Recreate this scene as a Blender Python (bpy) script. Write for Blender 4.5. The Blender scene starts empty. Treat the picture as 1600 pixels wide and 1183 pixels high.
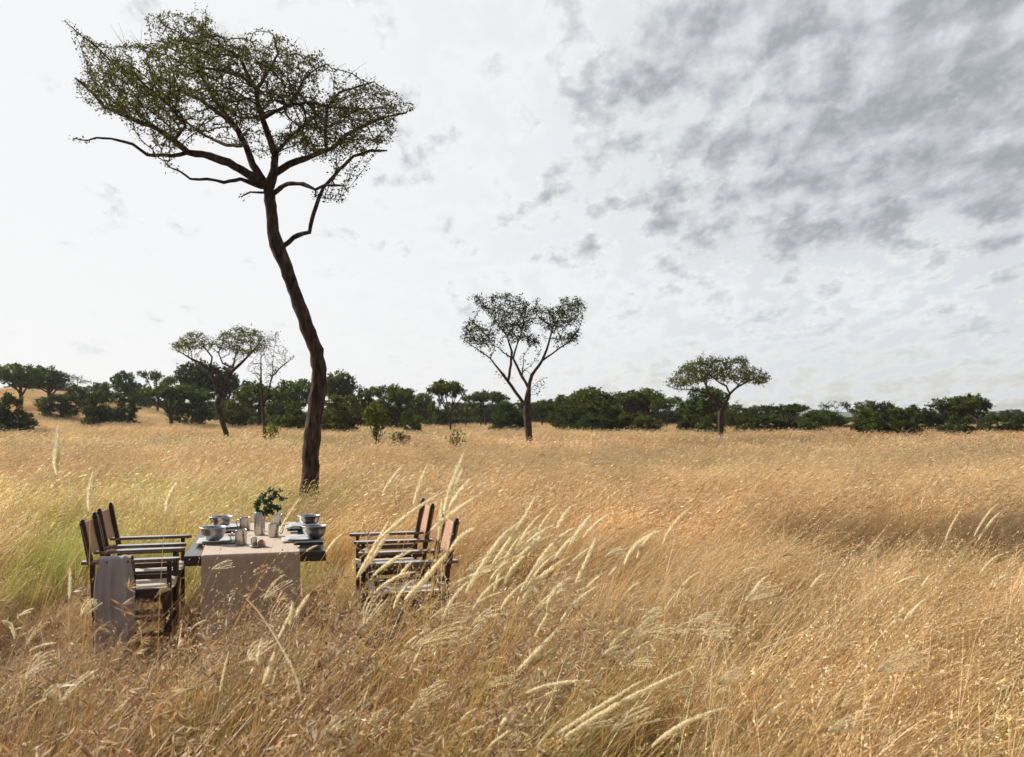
import bpy, math, random
import numpy as np
from mathutils import Vector, Matrix

scene = bpy.context.scene
COL = scene.collection
R = math.radians
F, CX, HY, CH = 1400.0, 800.0, 650.0, 1.65      # photo focal length (px), centre x, horizon y, eye height (m)

def at(px, py, Y):                               # photo pixel + distance -> world point
    return Vector(((px - CX) / F * Y, Y, CH - (py - HY) / F * Y))
def on(px, py, z):                               # photo pixel + height -> world point on that level
    Y = F * (CH - z) / (py - HY)
    return Vector(((px - CX) / F * Y, Y, z))
def sst(a, b, v):
    t = np.clip((np.asarray(v, float) - a) / (b - a), 0, 1)
    return t * t * (3 - 2 * t)

# ------------------------------------------------------------------ materials
def new_mat(name):
    m = bpy.data.materials.new(name); m.use_nodes = True
    nt = m.node_tree; nt.nodes.clear()
    out = nt.nodes.new('ShaderNodeOutputMaterial')
    return m, nt, out
def lnk(nt, a, b): nt.links.new(a, b)
def noise(nt, scale, detail=4, rough=.55, vec=None, dist=0):
    n = nt.nodes.new('ShaderNodeTexNoise'); n.inputs['Scale'].default_value = scale
    n.inputs['Detail'].default_value = detail; n.inputs['Roughness'].default_value = rough
    n.inputs['Distortion'].default_value = dist
    if vec: lnk(nt, vec, n.inputs['Vector'])
    return n
def ramp(nt, fac, stops):
    r = nt.nodes.new('ShaderNodeValToRGB'); e = r.color_ramp.elements
    while len(e) < len(stops): e.new(.5)
    for k, (p, c) in enumerate(stops):
        e[k].position = p; e[k].color = (*c, 1)
    lnk(nt, fac, r.inputs['Fac']); return r
def mapping(nt, src, scale):
    mp = nt.nodes.new('ShaderNodeMapping'); mp.inputs['Scale'].default_value = scale
    lnk(nt, src, mp.inputs['Vector']); return mp
def princ(name, stops, scale=8, rough=.7, metal=0, bump=.2, bscale=40, stretch=(1, 1, 1), spec=.5, detail=5, rvar=0):
    m, nt, out = new_mat(name)
    tc = nt.nodes.new('ShaderNodeTexCoord'); mp = mapping(nt, tc.outputs['Object'], stretch)
    n = noise(nt, scale, detail, vec=mp.outputs[0])
    r = ramp(nt, n.outputs['Fac'], stops)
    p = nt.nodes.new('ShaderNodeBsdfPrincipled')
    lnk(nt, r.outputs['Color'], p.inputs['Base Color'])
    p.inputs['Roughness'].default_value = rough; p.inputs['Metallic'].default_value = metal
    p.inputs['Specular IOR Level'].default_value = spec
    if rvar:
        mr = nt.nodes.new('ShaderNodeMapRange'); mr.inputs['To Min'].default_value = rough - rvar; mr.inputs['To Max'].default_value = rough + rvar
        lnk(nt, n.outputs['Fac'], mr.inputs['Value']); lnk(nt, mr.outputs[0], p.inputs['Roughness'])
    if bump:
        b = noise(nt, bscale, 6, .65, vec=mp.outputs[0])
        bp = nt.nodes.new('ShaderNodeBump'); bp.inputs['Strength'].default_value = bump; bp.inputs['Distance'].default_value = .02
        lnk(nt, b.outputs['Fac'], bp.inputs['Height']); lnk(nt, bp.outputs[0], p.inputs['Normal'])
    lnk(nt, p.outputs[0], out.inputs['Surface'])
    return m
def leafy(name, transl=.4, tinted=False, gloss=.04, tcol=(1, 1, 1)):
    m, nt, out = new_mat(name)
    a = nt.nodes.new('ShaderNodeAttribute'); a.attribute_name = 'c'
    col = a.outputs['Color']
    if tinted:
        b = nt.nodes.new('ShaderNodeAttribute'); b.attribute_type = 'INSTANCER'; b.attribute_name = 'tint'
        mx = nt.nodes.new('ShaderNodeMix'); mx.data_type = 'RGBA'; mx.blend_type = 'MULTIPLY'; mx.inputs[0].default_value = 1
        lnk(nt, col, mx.inputs[6]); lnk(nt, b.outputs['Color'], mx.inputs[7]); col = mx.outputs[2]
    d = nt.nodes.new('ShaderNodeBsdfDiffuse'); t = nt.nodes.new('ShaderNodeBsdfTranslucent')
    lnk(nt, col, d.inputs['Color'])
    mt = nt.nodes.new('ShaderNodeMix'); mt.data_type = 'RGBA'; mt.blend_type = 'MULTIPLY'; mt.inputs[0].default_value = 1
    lnk(nt, col, mt.inputs[6]); mt.inputs[7].default_value = (*tcol, 1)
    lnk(nt, mt.outputs[2], t.inputs['Color'])
    ms = nt.nodes.new('ShaderNodeMixShader'); ms.inputs[0].default_value = transl
    lnk(nt, d.outputs[0], ms.inputs[1]); lnk(nt, t.outputs[0], ms.inputs[2])
    g = nt.nodes.new('ShaderNodeBsdfGlossy'); g.inputs['Roughness'].default_value = .45
    g.inputs['Color'].default_value = (.9, .9, .9, 1)
    m2 = nt.nodes.new('ShaderNodeMixShader'); m2.inputs[0].default_value = gloss
    lnk(nt, ms.outputs[0], m2.inputs[1]); lnk(nt, g.outputs[0], m2.inputs[2])
    lnk(nt, m2.outputs[0], out.inputs['Surface'])
    return m

M = {}
M['grass'] = leafy('dry grass', .42, True, .04)
M['plume'] = leafy('seed head', .6, False, .0, (1.0, .98, .92))
M['leaf'] = leafy('foliage', .35, False, .05, (1.25, 1.2, .6))
M['leaf_far'] = leafy('far foliage', .42, False, 0, (1.2, 1.2, .6))
def vary(m):                                   # every tree a slightly different green
    nt = m.node_tree; a = [n for n in nt.nodes if n.type == 'ATTRIBUTE'][0]; tg = [l.to_socket for l in a.outputs['Color'].links]
    oi = nt.nodes.new('ShaderNodeObjectInfo'); r = ramp(nt, oi.outputs['Random'], [(0, (.70, .72, .74)), (.35, (1.05, 1.0, .95)), (.7, (1.35, 1.22, .95)), (1, (1.1, 1.25, 1.0))])
    mx = nt.nodes.new('ShaderNodeMix'); mx.data_type = 'RGBA'; mx.blend_type = 'MULTIPLY'; mx.inputs[0].default_value = 1
    lnk(nt, a.outputs['Color'], mx.inputs[6]); lnk(nt, r.outputs[0], mx.inputs[7])
    for t in tg: lnk(nt, mx.outputs[2], t)
vary(M['leaf_far'])
M['bark'] = princ('acacia bark', [(.32, (.018, .013, .011)), (.5, (.07, .048, .037)), (.62, (.10, .07, .055)), (.75, (.19, .15, .12))], 22, .95, 0, 1.0, 30, (1, 1, .22), .1)
M['bark_far'] = princ('bark', [(.3, (.03, .024, .02)), (.7, (.085, .065, .05))], 5, .95, 0, .4, 12, (1, 1, .4), .2)
M['wood'] = princ('dark stained wood', [(.3, (.022, .010, .007)), (.7, (.060, .026, .017))], 9, .32, 0, .15, 60, (1, 1, 6), .5)
M['wood_arm'] = princ('glare-lit armrest wood', [(.3, (.07, .045, .035)), (.7, (.15, .10, .08))], 9, .12, 0, .03, 60, (6, 1, 1), 1.0)  # lighter than the other wood: sky glare put into the colour
M['suede'] = princ('brown suede', [(.3, (.42, .235, .14)), (.7, (.52, .32, .205))], 14, .85, 0, .2, 180, (1, 1, 1), .3)
M['canvas'] = princ('glare-pale seat canvas', [(.3, (.55, .46, .36)), (.7, (.66, .57, .46))], 20, .85, 0, .2, 260, (1, 1, 1), .3)  # seat sling made cream: sky glare on its top is put into the colour
M['brass'] = princ('brass', [(.3, (.30, .2, .09)), (.7, (.45, .32, .15))], 8, .35, 1, 0)
M['slab'] = princ('dark table board', [(.3, (.010, .011, .011)), (.7, (.026, .028, .028))], 6, .13, 0, .03, 60, (1, 6, 1), .7, rvar=.04)
M['iron'] = princ('dark iron', [(.3, (.02, .02, .02)), (.7, (.045, .045, .045))], 10, .5, .6, .1)
M['steel'] = princ('brushed steel', [(.3, (.42, .42, .41)), (.7, (.6, .6, .58))], 5, .27, 1, .03, 120, (1, 1, 14), .5, rvar=.06)
M['steel_dull'] = princ('dull steel', [(.3, (.33, .33, .325)), (.7, (.47, .47, .46))], 6, .38, 1, .05, 120, (1, 1, 10), .5, rvar=.07)
M['enamel'] = princ('pale enamel', [(.3, (.46, .49, .52)), (.7, (.6, .63, .66))], 6, .2, 0, .02)
M['linen'] = princ('linen', [(.3, (.47, .42, .36)), (.7, (.62, .57, .5))], 30, .9, 0, .3, 220, (1, 1, 1), .2)
M['napkin'] = princ('charcoal cloth', [(.3, (.03, .035, .045)), (.7, (.07, .075, .09))], 20, .8, 0, .3, 200, (1, 1, 1), .3)
M['glass'] = None
M['shawl'] = princ('grey wool', [(.25, (.40, .355, .335)), (.75, (.54, .49, .46))], 10, .95, 0, .35, 150, (1, 1, 1), .15)
M['salt'] = princ('amber glass jar', [(.3, (.30, .12, .04)), (.7, (.5, .24, .1))], 8, .15, .2, 0)

def weave(name, c1, c2):
    m, nt, out = new_mat(name)
    tc = nt.nodes.new('ShaderNodeTexCoord')
    n = noise(nt, 7, 4, vec=tc.outputs['Object'])
    n2 = noise(nt, 90, 3, vec=mapping(nt, tc.outputs['Object'], (1, .08, .08)).outputs[0])
    n3 = noise(nt, 90, 3, vec=mapping(nt, tc.outputs['Object'], (.08, 1, 1)).outputs[0])
    ad = nt.nodes.new('ShaderNodeMath'); lnk(nt, n2.outputs['Fac'], ad.inputs[0]); lnk(nt, n3.outputs['Fac'], ad.inputs[1])
    a2 = nt.nodes.new('ShaderNodeMath'); a2.operation = 'MULTIPLY_ADD'; lnk(nt, ad.outputs[0], a2.inputs[0]); a2.inputs[1].default_value = .38
    m3 = nt.nodes.new('ShaderNodeMath'); m3.operation = 'MULTIPLY'; lnk(nt, n.outputs['Fac'], m3.inputs[0]); m3.inputs[1].default_value = .25
    lnk(nt, m3.outputs[0], a2.inputs[2])
    r = ramp(nt, a2.outputs[0], [(.35, c1), (.65, c2)])
    p = nt.nodes.new('ShaderNodeBsdfPrincipled'); p.inputs['Roughness'].default_value = .9; p.inputs['Specular IOR Level'].default_value = .2
    lnk(nt, r.outputs['Color'], p.inputs['Base Color'])
    bp = nt.nodes.new('ShaderNodeBump'); bp.inputs['Strength'].default_value = .3; bp.inputs['Distance'].default_value = .004
    lnk(nt, ad.outputs[0], bp.inputs['Height']); lnk(nt, bp.outputs[0], p.inputs['Normal'])
    lnk(nt, p.outputs[0], out.inputs['Surface'])
    return m
def sheen(m, w, tint=(1, .98, .95), coat=0):
    p = [n for n in m.node_tree.nodes if n.type == 'BSDF_PRINCIPLED'][0]
    p.inputs['Sheen Weight'].default_value = w; p.inputs['Sheen Tint'].default_value = (*tint, 1); p.inputs['Sheen Roughness'].default_value = .4
    p.inputs['Coat Weight'].default_value = coat; p.inputs['Coat Roughness'].default_value = .1
for k, w in (('canvas', .4), ('linen', .4), ('shawl', .2), ('suede', .2)): sheen(M[k], w)
sheen(M['wood_arm'], 0, coat=1)
M['runner'] = weave('runner weave', (.40, .29, .21), (.56, .43, .325)); sheen(M['runner'], .5)

def ground_mat():
    m, nt, out = new_mat('savanna ground')
    g = nt.nodes.new('ShaderNodeNewGeometry')
    n = noise(nt, .35, 8, .65, vec=g.outputs['Position'])
    n2 = noise(nt, 9, 8, .7, vec=g.outputs['Position'])
    r = ramp(nt, n.outputs['Fac'], [(.3, (.10, .06, .032)), (.55, (.20, .12, .055)), (.75, (.30, .19, .09))])
    r2 = ramp(nt, n2.outputs['Fac'], [(.3, (.35, .33, .3)), (.7, (1.15, 1.1, 1.0))])
    mx = nt.nodes.new('ShaderNodeMix'); mx.data_type = 'RGBA'; mx.blend_type = 'MULTIPLY'; mx.inputs[0].default_value = .8
    lnk(nt, r.outputs[0], mx.inputs[6]); lnk(nt, r2.outputs[0], mx.inputs[7])
    p = nt.nodes.new('ShaderNodeBsdfPrincipled'); p.inputs['Roughness'].default_value = 1; p.inputs['Specular IOR Level'].default_value = .05
    lnk(nt, mx.outputs[2], p.inputs['Base Color'])
    bp = nt.nodes.new('ShaderNodeBump'); bp.inputs['Strength'].default_value = .8; bp.inputs['Distance'].default_value = .05
    lnk(nt, n2.outputs['Fac'], bp.inputs['Height']); lnk(nt, bp.outputs[0], p.inputs['Normal'])
    lnk(nt, p.outputs[0], out.inputs['Surface'])
    return m
M['ground'] = ground_mat()
def hill_mat():
    m, nt, out = new_mat('far scrub hillside')
    g = nt.nodes.new('ShaderNodeNewGeometry')
    n = noise(nt, .035, 7, .7, vec=mapping(nt, g.outputs['Position'], (1, .35, 2.5)).outputs[0])
    r = ramp(nt, n.outputs['Fac'], [(.42, (.05, .06, .05)), (.52, (.12, .13, .10)), (.62, (.27, .22, .16))])
    p = nt.nodes.new('ShaderNodeBsdfPrincipled'); p.inputs['Roughness'].default_value = 1; p.inputs['Specular IOR Level'].default_value = 0
    lnk(nt, r.outputs[0], p.inputs['Base Color']); lnk(nt, p.outputs[0], out.inputs['Surface'])
    return m
M['hill'] = hill_mat()

# ------------------------------------------------------------------ object helpers
def tag(o, label=None, cat=None, group=None, kind=None):
    if label: o['label'] = label
    if cat: o['category'] = cat
    if group: o['group'] = group
    if kind: o['kind'] = kind
    return o
def empty(name, loc=(0, 0, 0), rz=0):
    o = bpy.data.objects.new(name, None); o.empty_display_size = .2
    o.location = loc; o.rotation_euler = (0, 0, rz); COL.objects.link(o); return o
class Acc:
    """collects quads/tris with a vertex colour, links them as one mesh"""
    def __init__(s): s.v = []; s.q = []; s.c = []; s.n = 0
    def add(s, v, q, c=(1, 1, 1)):
        v = np.asarray(v, float).reshape(-1, 3); q = np.asarray(q, int)
        if q.size == 0: return
        s.v.append(v); s.q.append(q + s.n)
        c = np.asarray(c, float)
        s.c.append(np.tile(c, (len(v), 1)) if c.ndim == 1 else c); s.n += len(v)
    def mesh(s, name, smooth=False):
        me = bpy.data.meshes.new(name)
        v = np.concatenate(s.v); c = np.concatenate(s.c)
        quads = [q for q in s.q if q.shape[1] == 4]; tris = [q for q in s.q if q.shape[1] == 3]
        nq = sum(len(q) for q in quads); ntr = sum(len(q) for q in tris)
        idx = np.concatenate([q.ravel() for q in quads] + [q.ravel() for q in tris])
        me.vertices.add(len(v)); me.vertices.foreach_set('co', v.ravel())
        me.loops.add(len(idx)); me.loops.foreach_set('vertex_index', idx)
        me.polygons.add(nq + ntr)
        st = np.concatenate([np.arange(nq) * 4, nq * 4 + np.arange(ntr) * 3])
        me.polygons.foreach_set('loop_start', st)
        me.polygons.foreach_set('use_smooth', np.full(nq + ntr, smooth))
        a = me.attributes.new('c', 'FLOAT_COLOR', 'POINT')
        a.data.foreach_set('color', np.concatenate([c, np.ones((len(c), 1))], 1).ravel())
        me.update(calc_edges=True); me.validate(); return me
    def build(s, name, mat, parent=None, smooth=False, link=True):
        me = s.mesh(name, smooth); me.materials.append(mat)
        o = bpy.data.objects.new(name, me)
        if link: COL.objects.link(o)
        if parent: o.parent = parent
        return o
def bev(o, w=.004, seg=2):
    b = o.modifiers.new('edge', 'BEVEL'); b.width = w; b.segments = seg; b.limit_method = 'ANGLE'; return o
def box(A, cx, cy, cz, sx, sy, sz, rot=None):
    p = np.array([[x, y, z] for x in (-.5, .5) for y in (-.5, .5) for z in (-.5, .5)]) * (sx, sy, sz)
    if rot is not None: p = p @ np.array(rot.to_3x3()).T
    p = p + (cx, cy, cz)
    A.add(p, [[0, 1, 3, 2], [4, 6, 7, 5], [0, 4, 5, 1], [2, 3, 7, 6], [0, 2, 6, 4], [1, 5, 7, 3]])
def beam(A, a, b, w, t, up=(0, 0, 1)):
    a = Vector(a); b = Vector(b); d = (b - a); L = d.length; d.normalize()
    upv = Vector(up)
    s = d.cross(upv)
    if s.length < 1e-3: s = d.cross(Vector((0, 1, 0)))
    s.normalize(); u = s.cross(d)
    p = []
    for e in (a, b):
        for i, j in ((-1, -1), (1, -1), (1, 1), (-1, 1)):
            p.append(e + s * (w / 2 * i) + u * (t / 2 * j))
    A.add([list(q) for q in p], [[0, 3, 2, 1], [4, 5, 6, 7], [0, 1, 5, 4], [1, 2, 6, 5], [2, 3, 7, 6], [3, 0, 4, 7]])
def tube(A, pts, rad, n=6, c=(1, 1, 1), cap=True, jit=0, rng=None):
    P = np.asarray(pts, float); K = len(P); rad = np.broadcast_to(np.asarray(rad, float), (K,))
    T = np.gradient(P, axis=0); T /= np.linalg.norm(T, axis=1)[:, None] + 1e-9
    ref = np.array([1., 0, 0]) if abs(T[0][0]) < .8 else np.array([0, 1., 0])
    V = []
    for k in range(K):
        ref = ref - T[k] * (ref @ T[k]); ref /= np.linalg.norm(ref) + 1e-9
        b = np.cross(T[k], ref)
        a = np.arange(n) * 2 * math.pi / n
        rr = rad[k] * (1 + (rng.uniform(-jit, jit, n) if jit else 0))
        V.append(P[k] + (np.cos(a) * rr)[:, None] * ref + (np.sin(a) * rr)[:, None] * b)
    V = np.concatenate(V)
    i = np.arange(n); j = (i + 1) % n
    Q = np.concatenate([np.stack([k * n + i, k * n + j, (k + 1) * n + j, (k + 1) * n + i], 1) for k in range(K - 1)])
    A.add(V, Q, c)
    if cap:
        for k in (0, K - 1):
            ring = V[k * n:(k + 1) * n]; m = ring.mean(0)
            tri = np.stack([i, j, np.full(n, n)], 1)
            A.add(np.vstack([ring, m]), tri if k else tri[:, ::-1], c)
def lathe(A, prof, n=32, c=(1, 1, 1), org=(0, 0, 0)):
    prof = np.asarray(prof, float); K = len(prof); a = np.arange(n) * 2 * math.pi / n
    V = np.concatenate([np.stack([r * np.cos(a), r * np.sin(a), np.full(n, z)], 1) for r, z in prof]) + np.array(org)
    i = np.arange(n); j = (i + 1) % n
    Q = np.concatenate([np.stack([k * n + i, k * n + j, (k + 1) * n + j, (k + 1) * n + i], 1) for k in range(K - 1)])
    A.add(V, Q, c)
def copy_tree(o, parent=None):
    c = o.copy(); COL.objects.link(c); c.parent = parent
    for ch in list(o.children):
        copy_tree(ch, c)
    return c

# ------------------------------------------------------------------ terrain
def tz(x, y):
    x = np.asarray(x, float); y = np.asarray(y, float)
    yy = np.maximum(y, 1)
    hill = 5.4 * sst(52, 150, y) * sst(-.27, -.56, x / yy)
    und = .05 * np.sin(x * .31 + 1.3) * np.cos(y * .23) + .03 * np.sin(x * .9 + y * .7)
    far = sst(160, 600, y) * -1.2
    return hill + und * sst(10, 20, y) + far
def build_ground():
    ys = np.concatenate([np.arange(-14, 20, 1.0), np.arange(20, 160, 4.), np.geomspace(160, 3500, 26)])
    xs0 = np.concatenate([-np.geomspace(2600, 130, 16), np.arange(-124, 124.1, 4.), np.geomspace(130, 2600, 16)])
    X, Y = np.meshgrid(xs0, ys); Z = tz(X, Y)
    n = len(xs0); m = len(ys)
    i = np.arange(m - 1)[:, None] * n + np.arange(n - 1)[None]
    Q = np.stack([i, i + 1, i + n + 1, i + n], -1).reshape(-1, 4)
    A = Acc(); A.add(np.stack([X, Y, Z], -1).reshape(-1, 3), Q)
    tag(A.build('ground', M['ground'], smooth=True), kind='structure')
    # distant low hills
    rng = np.random.default_rng(5)
    A = Acc()
    xs = np.linspace(-2300, 2300, 260); K = 10
    prof = 9 + 4 * np.sin(xs * .004 + 2) + 3 * np.sin(xs * .011) + 2.2 * np.sin(xs * .031 + 1) + rng.uniform(-.7, .7, 260) + 5 * sst(300, 900, xs)
    V = []
    for k in range(K):
        t = k / (K - 1)
        V.append(np.stack([xs, 1500 + 420 * t + 20 * np.sin(xs * .01), -1.5 + (prof + 1.5) * sst(0, 1, t)], -1))
    V = np.stack(V); n = 260
    i = np.arange(K - 1)[:, None] * n + np.arange(n - 1)[None]
    A.add(V.reshape(-1, 3), np.stack([i, i + 1, i + n + 1, i + n], -1).reshape(-1, 4))
    tag(A.build('hills', M['hill'], smooth=True), kind='structure')

# ------------------------------------------------------------------ camera, light, sky
SKYOFF = (25.9, 13.3)
DENOISE = True
SUN_AZ, SUN_EL = R(-66), R(31)
def build_world():
    cam = bpy.data.cameras.new('camera'); co = bpy.data.objects.new('camera', cam); COL.objects.link(co)
    co.location = (0, 0, CH); co.rotation_euler = (R(90), 0, 0)
    cam.sensor_width = 36; cam.lens = 36 * F / 1600; cam.shift_y = (HY - 591.5) / 1600
    cam.clip_end = 6000; cam.clip_start = .05
    cam.dof.use_dof = True; cam.dof.focus_distance = 6.8; cam.dof.aperture_fstop = 5.6
    scene.camera = co
    sd = bpy.data.lights.new('sun', 'SUN'); sd.energy = 5.0; sd.angle = R(1.2); sd.color = (1, .92, .79)
    so = bpy.data.objects.new('sun', sd); COL.objects.link(so)
    d = Vector((math.sin(SUN_AZ) * math.cos(SUN_EL), math.cos(SUN_AZ) * math.cos(SUN_EL), math.sin(SUN_EL)))
    so.rotation_euler = d.to_track_quat('Z', 'Y').to_euler()
    w = bpy.data.worlds.new('World'); scene.world = w; w.use_nodes = True
    nt = w.node_tree; nt.nodes.clear()
    N = nt.nodes.new
    def math_(op, a, b=None, c=None, clamp=False):
        n = N('ShaderNodeMath'); n.operation = op; n.use_clamp = clamp
        for k, v in enumerate((a, b, c)):
            if v is None: continue
            if isinstance(v, (int, float)): n.inputs[k].default_value = v
            else: lnk(nt, v, n.inputs[k])
        return n.outputs[0]
    def sm(v, a, b, lo=0, hi=1):
        n = N('ShaderNodeMapRange'); n.interpolation_type = 'SMOOTHSTEP'
        n.inputs['From Min'].default_value = a; n.inputs['From Max'].default_value = b
        n.inputs['To Min'].default_value = lo; n.inputs['To Max'].default_value = hi
        lnk(nt, v, n.inputs['Value']); return n.outputs[0]
    out = N('ShaderNodeOutputWorld')
    sky = N('ShaderNodeTexSky'); sky.sky_type = 'NISHITA'; sky.sun_disc = False
    sky.sun_elevation = SUN_EL; sky.sun_rotation = SUN_AZ % (2 * math.pi); sky.air_density = 1; sky.dust_density = 1.5
    tc = N('ShaderNodeTexCoord'); sp = N('ShaderNodeSeparateXYZ'); lnk(nt, tc.outputs['Generated'], sp.inputs[0])
    x, y, z = sp.outputs
    zz = math_('ADD', math_('MAXIMUM', z, 0), .30)
    cb = N('ShaderNodeCombineXYZ'); lnk(nt, math_('DIVIDE', x, zz), cb.inputs[0]); lnk(nt, math_('DIVIDE', y, zz), cb.inputs[1])
    # the cloud deck: soft grey patches seen on a level sheet overhead
    rot = N('ShaderNodeMapping'); rot.inputs['Rotation'].default_value = (0, 0, R(22)); rot.inputs['Scale'].default_value = (1.2, .74, 1)
    rot.inputs['Location'].default_value = (SKYOFF[0], SKYOFF[1], 0)
    lnk(nt, cb.outputs[0], rot.inputs[0])
    n1 = noise(nt, 3.4, 4, .5, vec=rot.outputs[0], dist=.1)
    n2 = noise(nt, 9.5, 7, .56, vec=rot.outputs[0], dist=.1)
    n3 = noise(nt, 26, 8, .62, vec=rot.outputs[0], dist=.1)
    right = sm(x, -.32, .46)
    s = math_('ADD', math_('MULTIPLY', n1.outputs['Fac'], .22), math_('MULTIPLY', n2.outputs['Fac'], .54))
    s = math_('ADD', s, math_('MULTIPLY', n3.outputs['Fac'], .24))
    high = sm(z, .10, .26, .40, 1)
    bias = math_('MULTIPLY', right, high)
    dn = math_('ADD', s, math_('MULTIPLY', math_('SUBTRACT', bias, .50), .17))
    cover = math_('MULTIPLY', sm(dn, .46, .62), sm(z, .03, .20, .30, 1))
    lo = math_('MULTIPLY', right, sm(z, .16, .02))         # thin pale blue low on the right
    gaps = math_('MULTIPLY', lo, sm(n2.outputs['Fac'], .40, .60))
    away = sm(y, .35, -.5)                                  # the deck is darker on the side away from the sun
    mb = N('ShaderNodeMix'); mb.data_type = 'RGBA'; lnk(nt, math_('MULTIPLY', right, sm(n2.outputs['Fac'], .40, .56, .75, .15)), mb.inputs[0])
    mb.inputs[6].default_value = (.705, .706, .710, 1); mb.inputs[7].default_value = (.50, .52, .55, 1)
    mc = N('ShaderNodeMix'); mc.data_type = 'RGBA'; lnk(nt, cover, mc.inputs[0]); lnk(nt, mb.outputs[2], mc.inputs[6])
    mc.inputs[7].default_value = (.315, .328, .355, 1)
    mf = N('ShaderNodeMix'); mf.data_type = 'RGBA'; mf.blend_type = 'MULTIPLY'
    lnk(nt, sm(cover, .0, .35, 0, .9), mf.inputs[0]); lnk(nt, mc.outputs[2], mf.inputs[6])
    rf = ramp(nt, n3.outputs['Fac'], [(.34, (.84, .85, .865)), (.50, (.98, .98, .98)), (.64, (1.30, 1.28, 1.25))]); lnk(nt, rf.outputs[0], mf.inputs[7])
    ma = N('ShaderNodeMix'); ma.data_type = 'RGBA'; ma.blend_type = 'MULTIPLY'; lnk(nt, away, ma.inputs[0])
    lnk(nt, mf.outputs[2], ma.inputs[6]); ma.inputs[7].default_value = (.34, .37, .43, 1)
    cl = N('ShaderNodeBackground'); lnk(nt, ma.outputs[2], cl.inputs[0]); cl.inputs[1].default_value = 1.0
    bs = N('ShaderNodeBackground'); lnk(nt, sky.outputs[0], bs.inputs[0]); bs.inputs[1].default_value = .1
    mx = N('ShaderNodeMixShader'); lnk(nt, sm(gaps, 0, 1, .97, .62), mx.inputs[0])
    lnk(nt, bs.outputs[0], mx.inputs[1]); lnk(nt, cl.outputs[0], mx.inputs[2])
    lnk(nt, mx.outputs[0], out.inputs[0])
    w.cycles.sampling_method = 'MANUAL'; w.cycles.sample_map_resolution = 1024
    vs = scene.view_settings; vs.view_transform = 'Standard'; vs.look = 'None'; vs.exposure = .4; vs.gamma = 1
    scene.cycles.max_bounces = 7; scene.cycles.diffuse_bounces = 4; scene.cycles.transmission_bounces = 5
    scene.cycles.use_denoising = DENOISE
    scene.cycles.volume_bounces = 0

def haze():
    A = Acc(); box(A, 0, 1240, 5.5, 5600, 2540, 17)          # the dry air: encloses camera, plain and far hills; sky outside
    m, nt, out = new_mat('dry hazy air'); v = nt.nodes.new('ShaderNodeVolumePrincipled')
    v.inputs['Color'].default_value = (.86, .90, .96, 1); v.inputs['Density'].default_value = HAZE; v.inputs['Anisotropy'].default_value = .3
    lnk(nt, v.outputs[0], out.inputs['Volume'])
    o = A.build('haze', m); tag(o, kind='stuff', label='thin pale haze in the air over the plain', cat='haze')
HAZE = .00022
# ------------------------------------------------------------------ grass
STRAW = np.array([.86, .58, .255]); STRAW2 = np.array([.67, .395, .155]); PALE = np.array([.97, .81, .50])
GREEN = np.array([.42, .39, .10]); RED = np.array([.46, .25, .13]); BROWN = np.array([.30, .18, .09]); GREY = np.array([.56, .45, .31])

def curve_blades(A, rng, base, h, w, az, lean, droop, c0, c1, segs=4, taper=.75, face=None):
    """vectorised ribbons: each runs up from base, leans towards az and droops at its tip; returns tip frames"""
    n = len(base); t = np.linspace(0, 1, segs + 1)[None, :, None]
    d = np.stack([np.cos(az), np.sin(az), np.zeros(n)], 1)[:, None, :]
    hh = h[:, None, None]
    P = base[:, None, :] + d * (lean[:, None, None] * hh * (t ** 1.6)) + np.array([0, 0, 1.]) * hh * (t - droop[:, None, None] * t ** 3)
    f = rng.uniform(0, math.pi, n) if face is None else face
    s = np.stack([np.cos(f), np.sin(f), np.zeros(n)], 1)[:, None, :]
    ww = w[:, None, None] * .5 * np.maximum((1 - t) ** taper, .10)
    V = np.stack([P - s * ww, P + s * ww], 2).reshape(n, -1, 3)
    K = segs + 1
    q = np.concatenate([[[2 * k, 2 * k + 1, 2 * k + 3, 2 * k + 2]] for k in range(segs)])
    Q = (np.arange(n)[:, None, None] * 2 * K + q[None]).reshape(-1, 4)
    tt = np.repeat(t[0, :, 0], 2)[None, :, None]
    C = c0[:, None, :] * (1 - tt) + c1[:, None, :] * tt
    A.add(V.reshape(-1, 3), Q, C.reshape(-1, 3))
    return P
def diamonds(A, rng, pos, dirv, ln, wd, col):
    """small spikelets: elongated diamonds along dirv"""
    n = len(pos); dirv = dirv / (np.linalg.norm(dirv, axis=1)[:, None] + 1e-9)
    r = rng.normal(size=(n, 3)); s = np.cross(dirv, r); s /= np.linalg.norm(s, axis=1)[:, None] + 1e-9
    a = pos; b = pos + dirv * (ln * .45)[:, None] + s * (wd * .5)[:, None]
    c = pos + dirv * ln[:, None]; d = pos + dirv * (ln * .45)[:, None] - s * (wd * .5)[:, None]
    V = np.stack([a, b, c, d], 1).reshape(-1, 3)
    A.add(V, np.arange(n * 4).reshape(-1, 4), np.repeat(col, 4, 0))
def pick(rng, n, cols, jit=.12):
    c = np.array(cols)[rng.integers(0, len(cols), n)]
    return c * rng.uniform(1 - jit, 1 + jit, (n, 1))
def disc(rng, n, r):
    a = rng.uniform(0, 2 * math.pi, n); q = r * np.sqrt(rng.uniform(0, 1, n))
    return np.stack([q * np.cos(a), q * np.sin(a), np.zeros(n)], 1)
def windaz(rng, n, spread): return rng.normal(0, spread, n)

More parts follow.
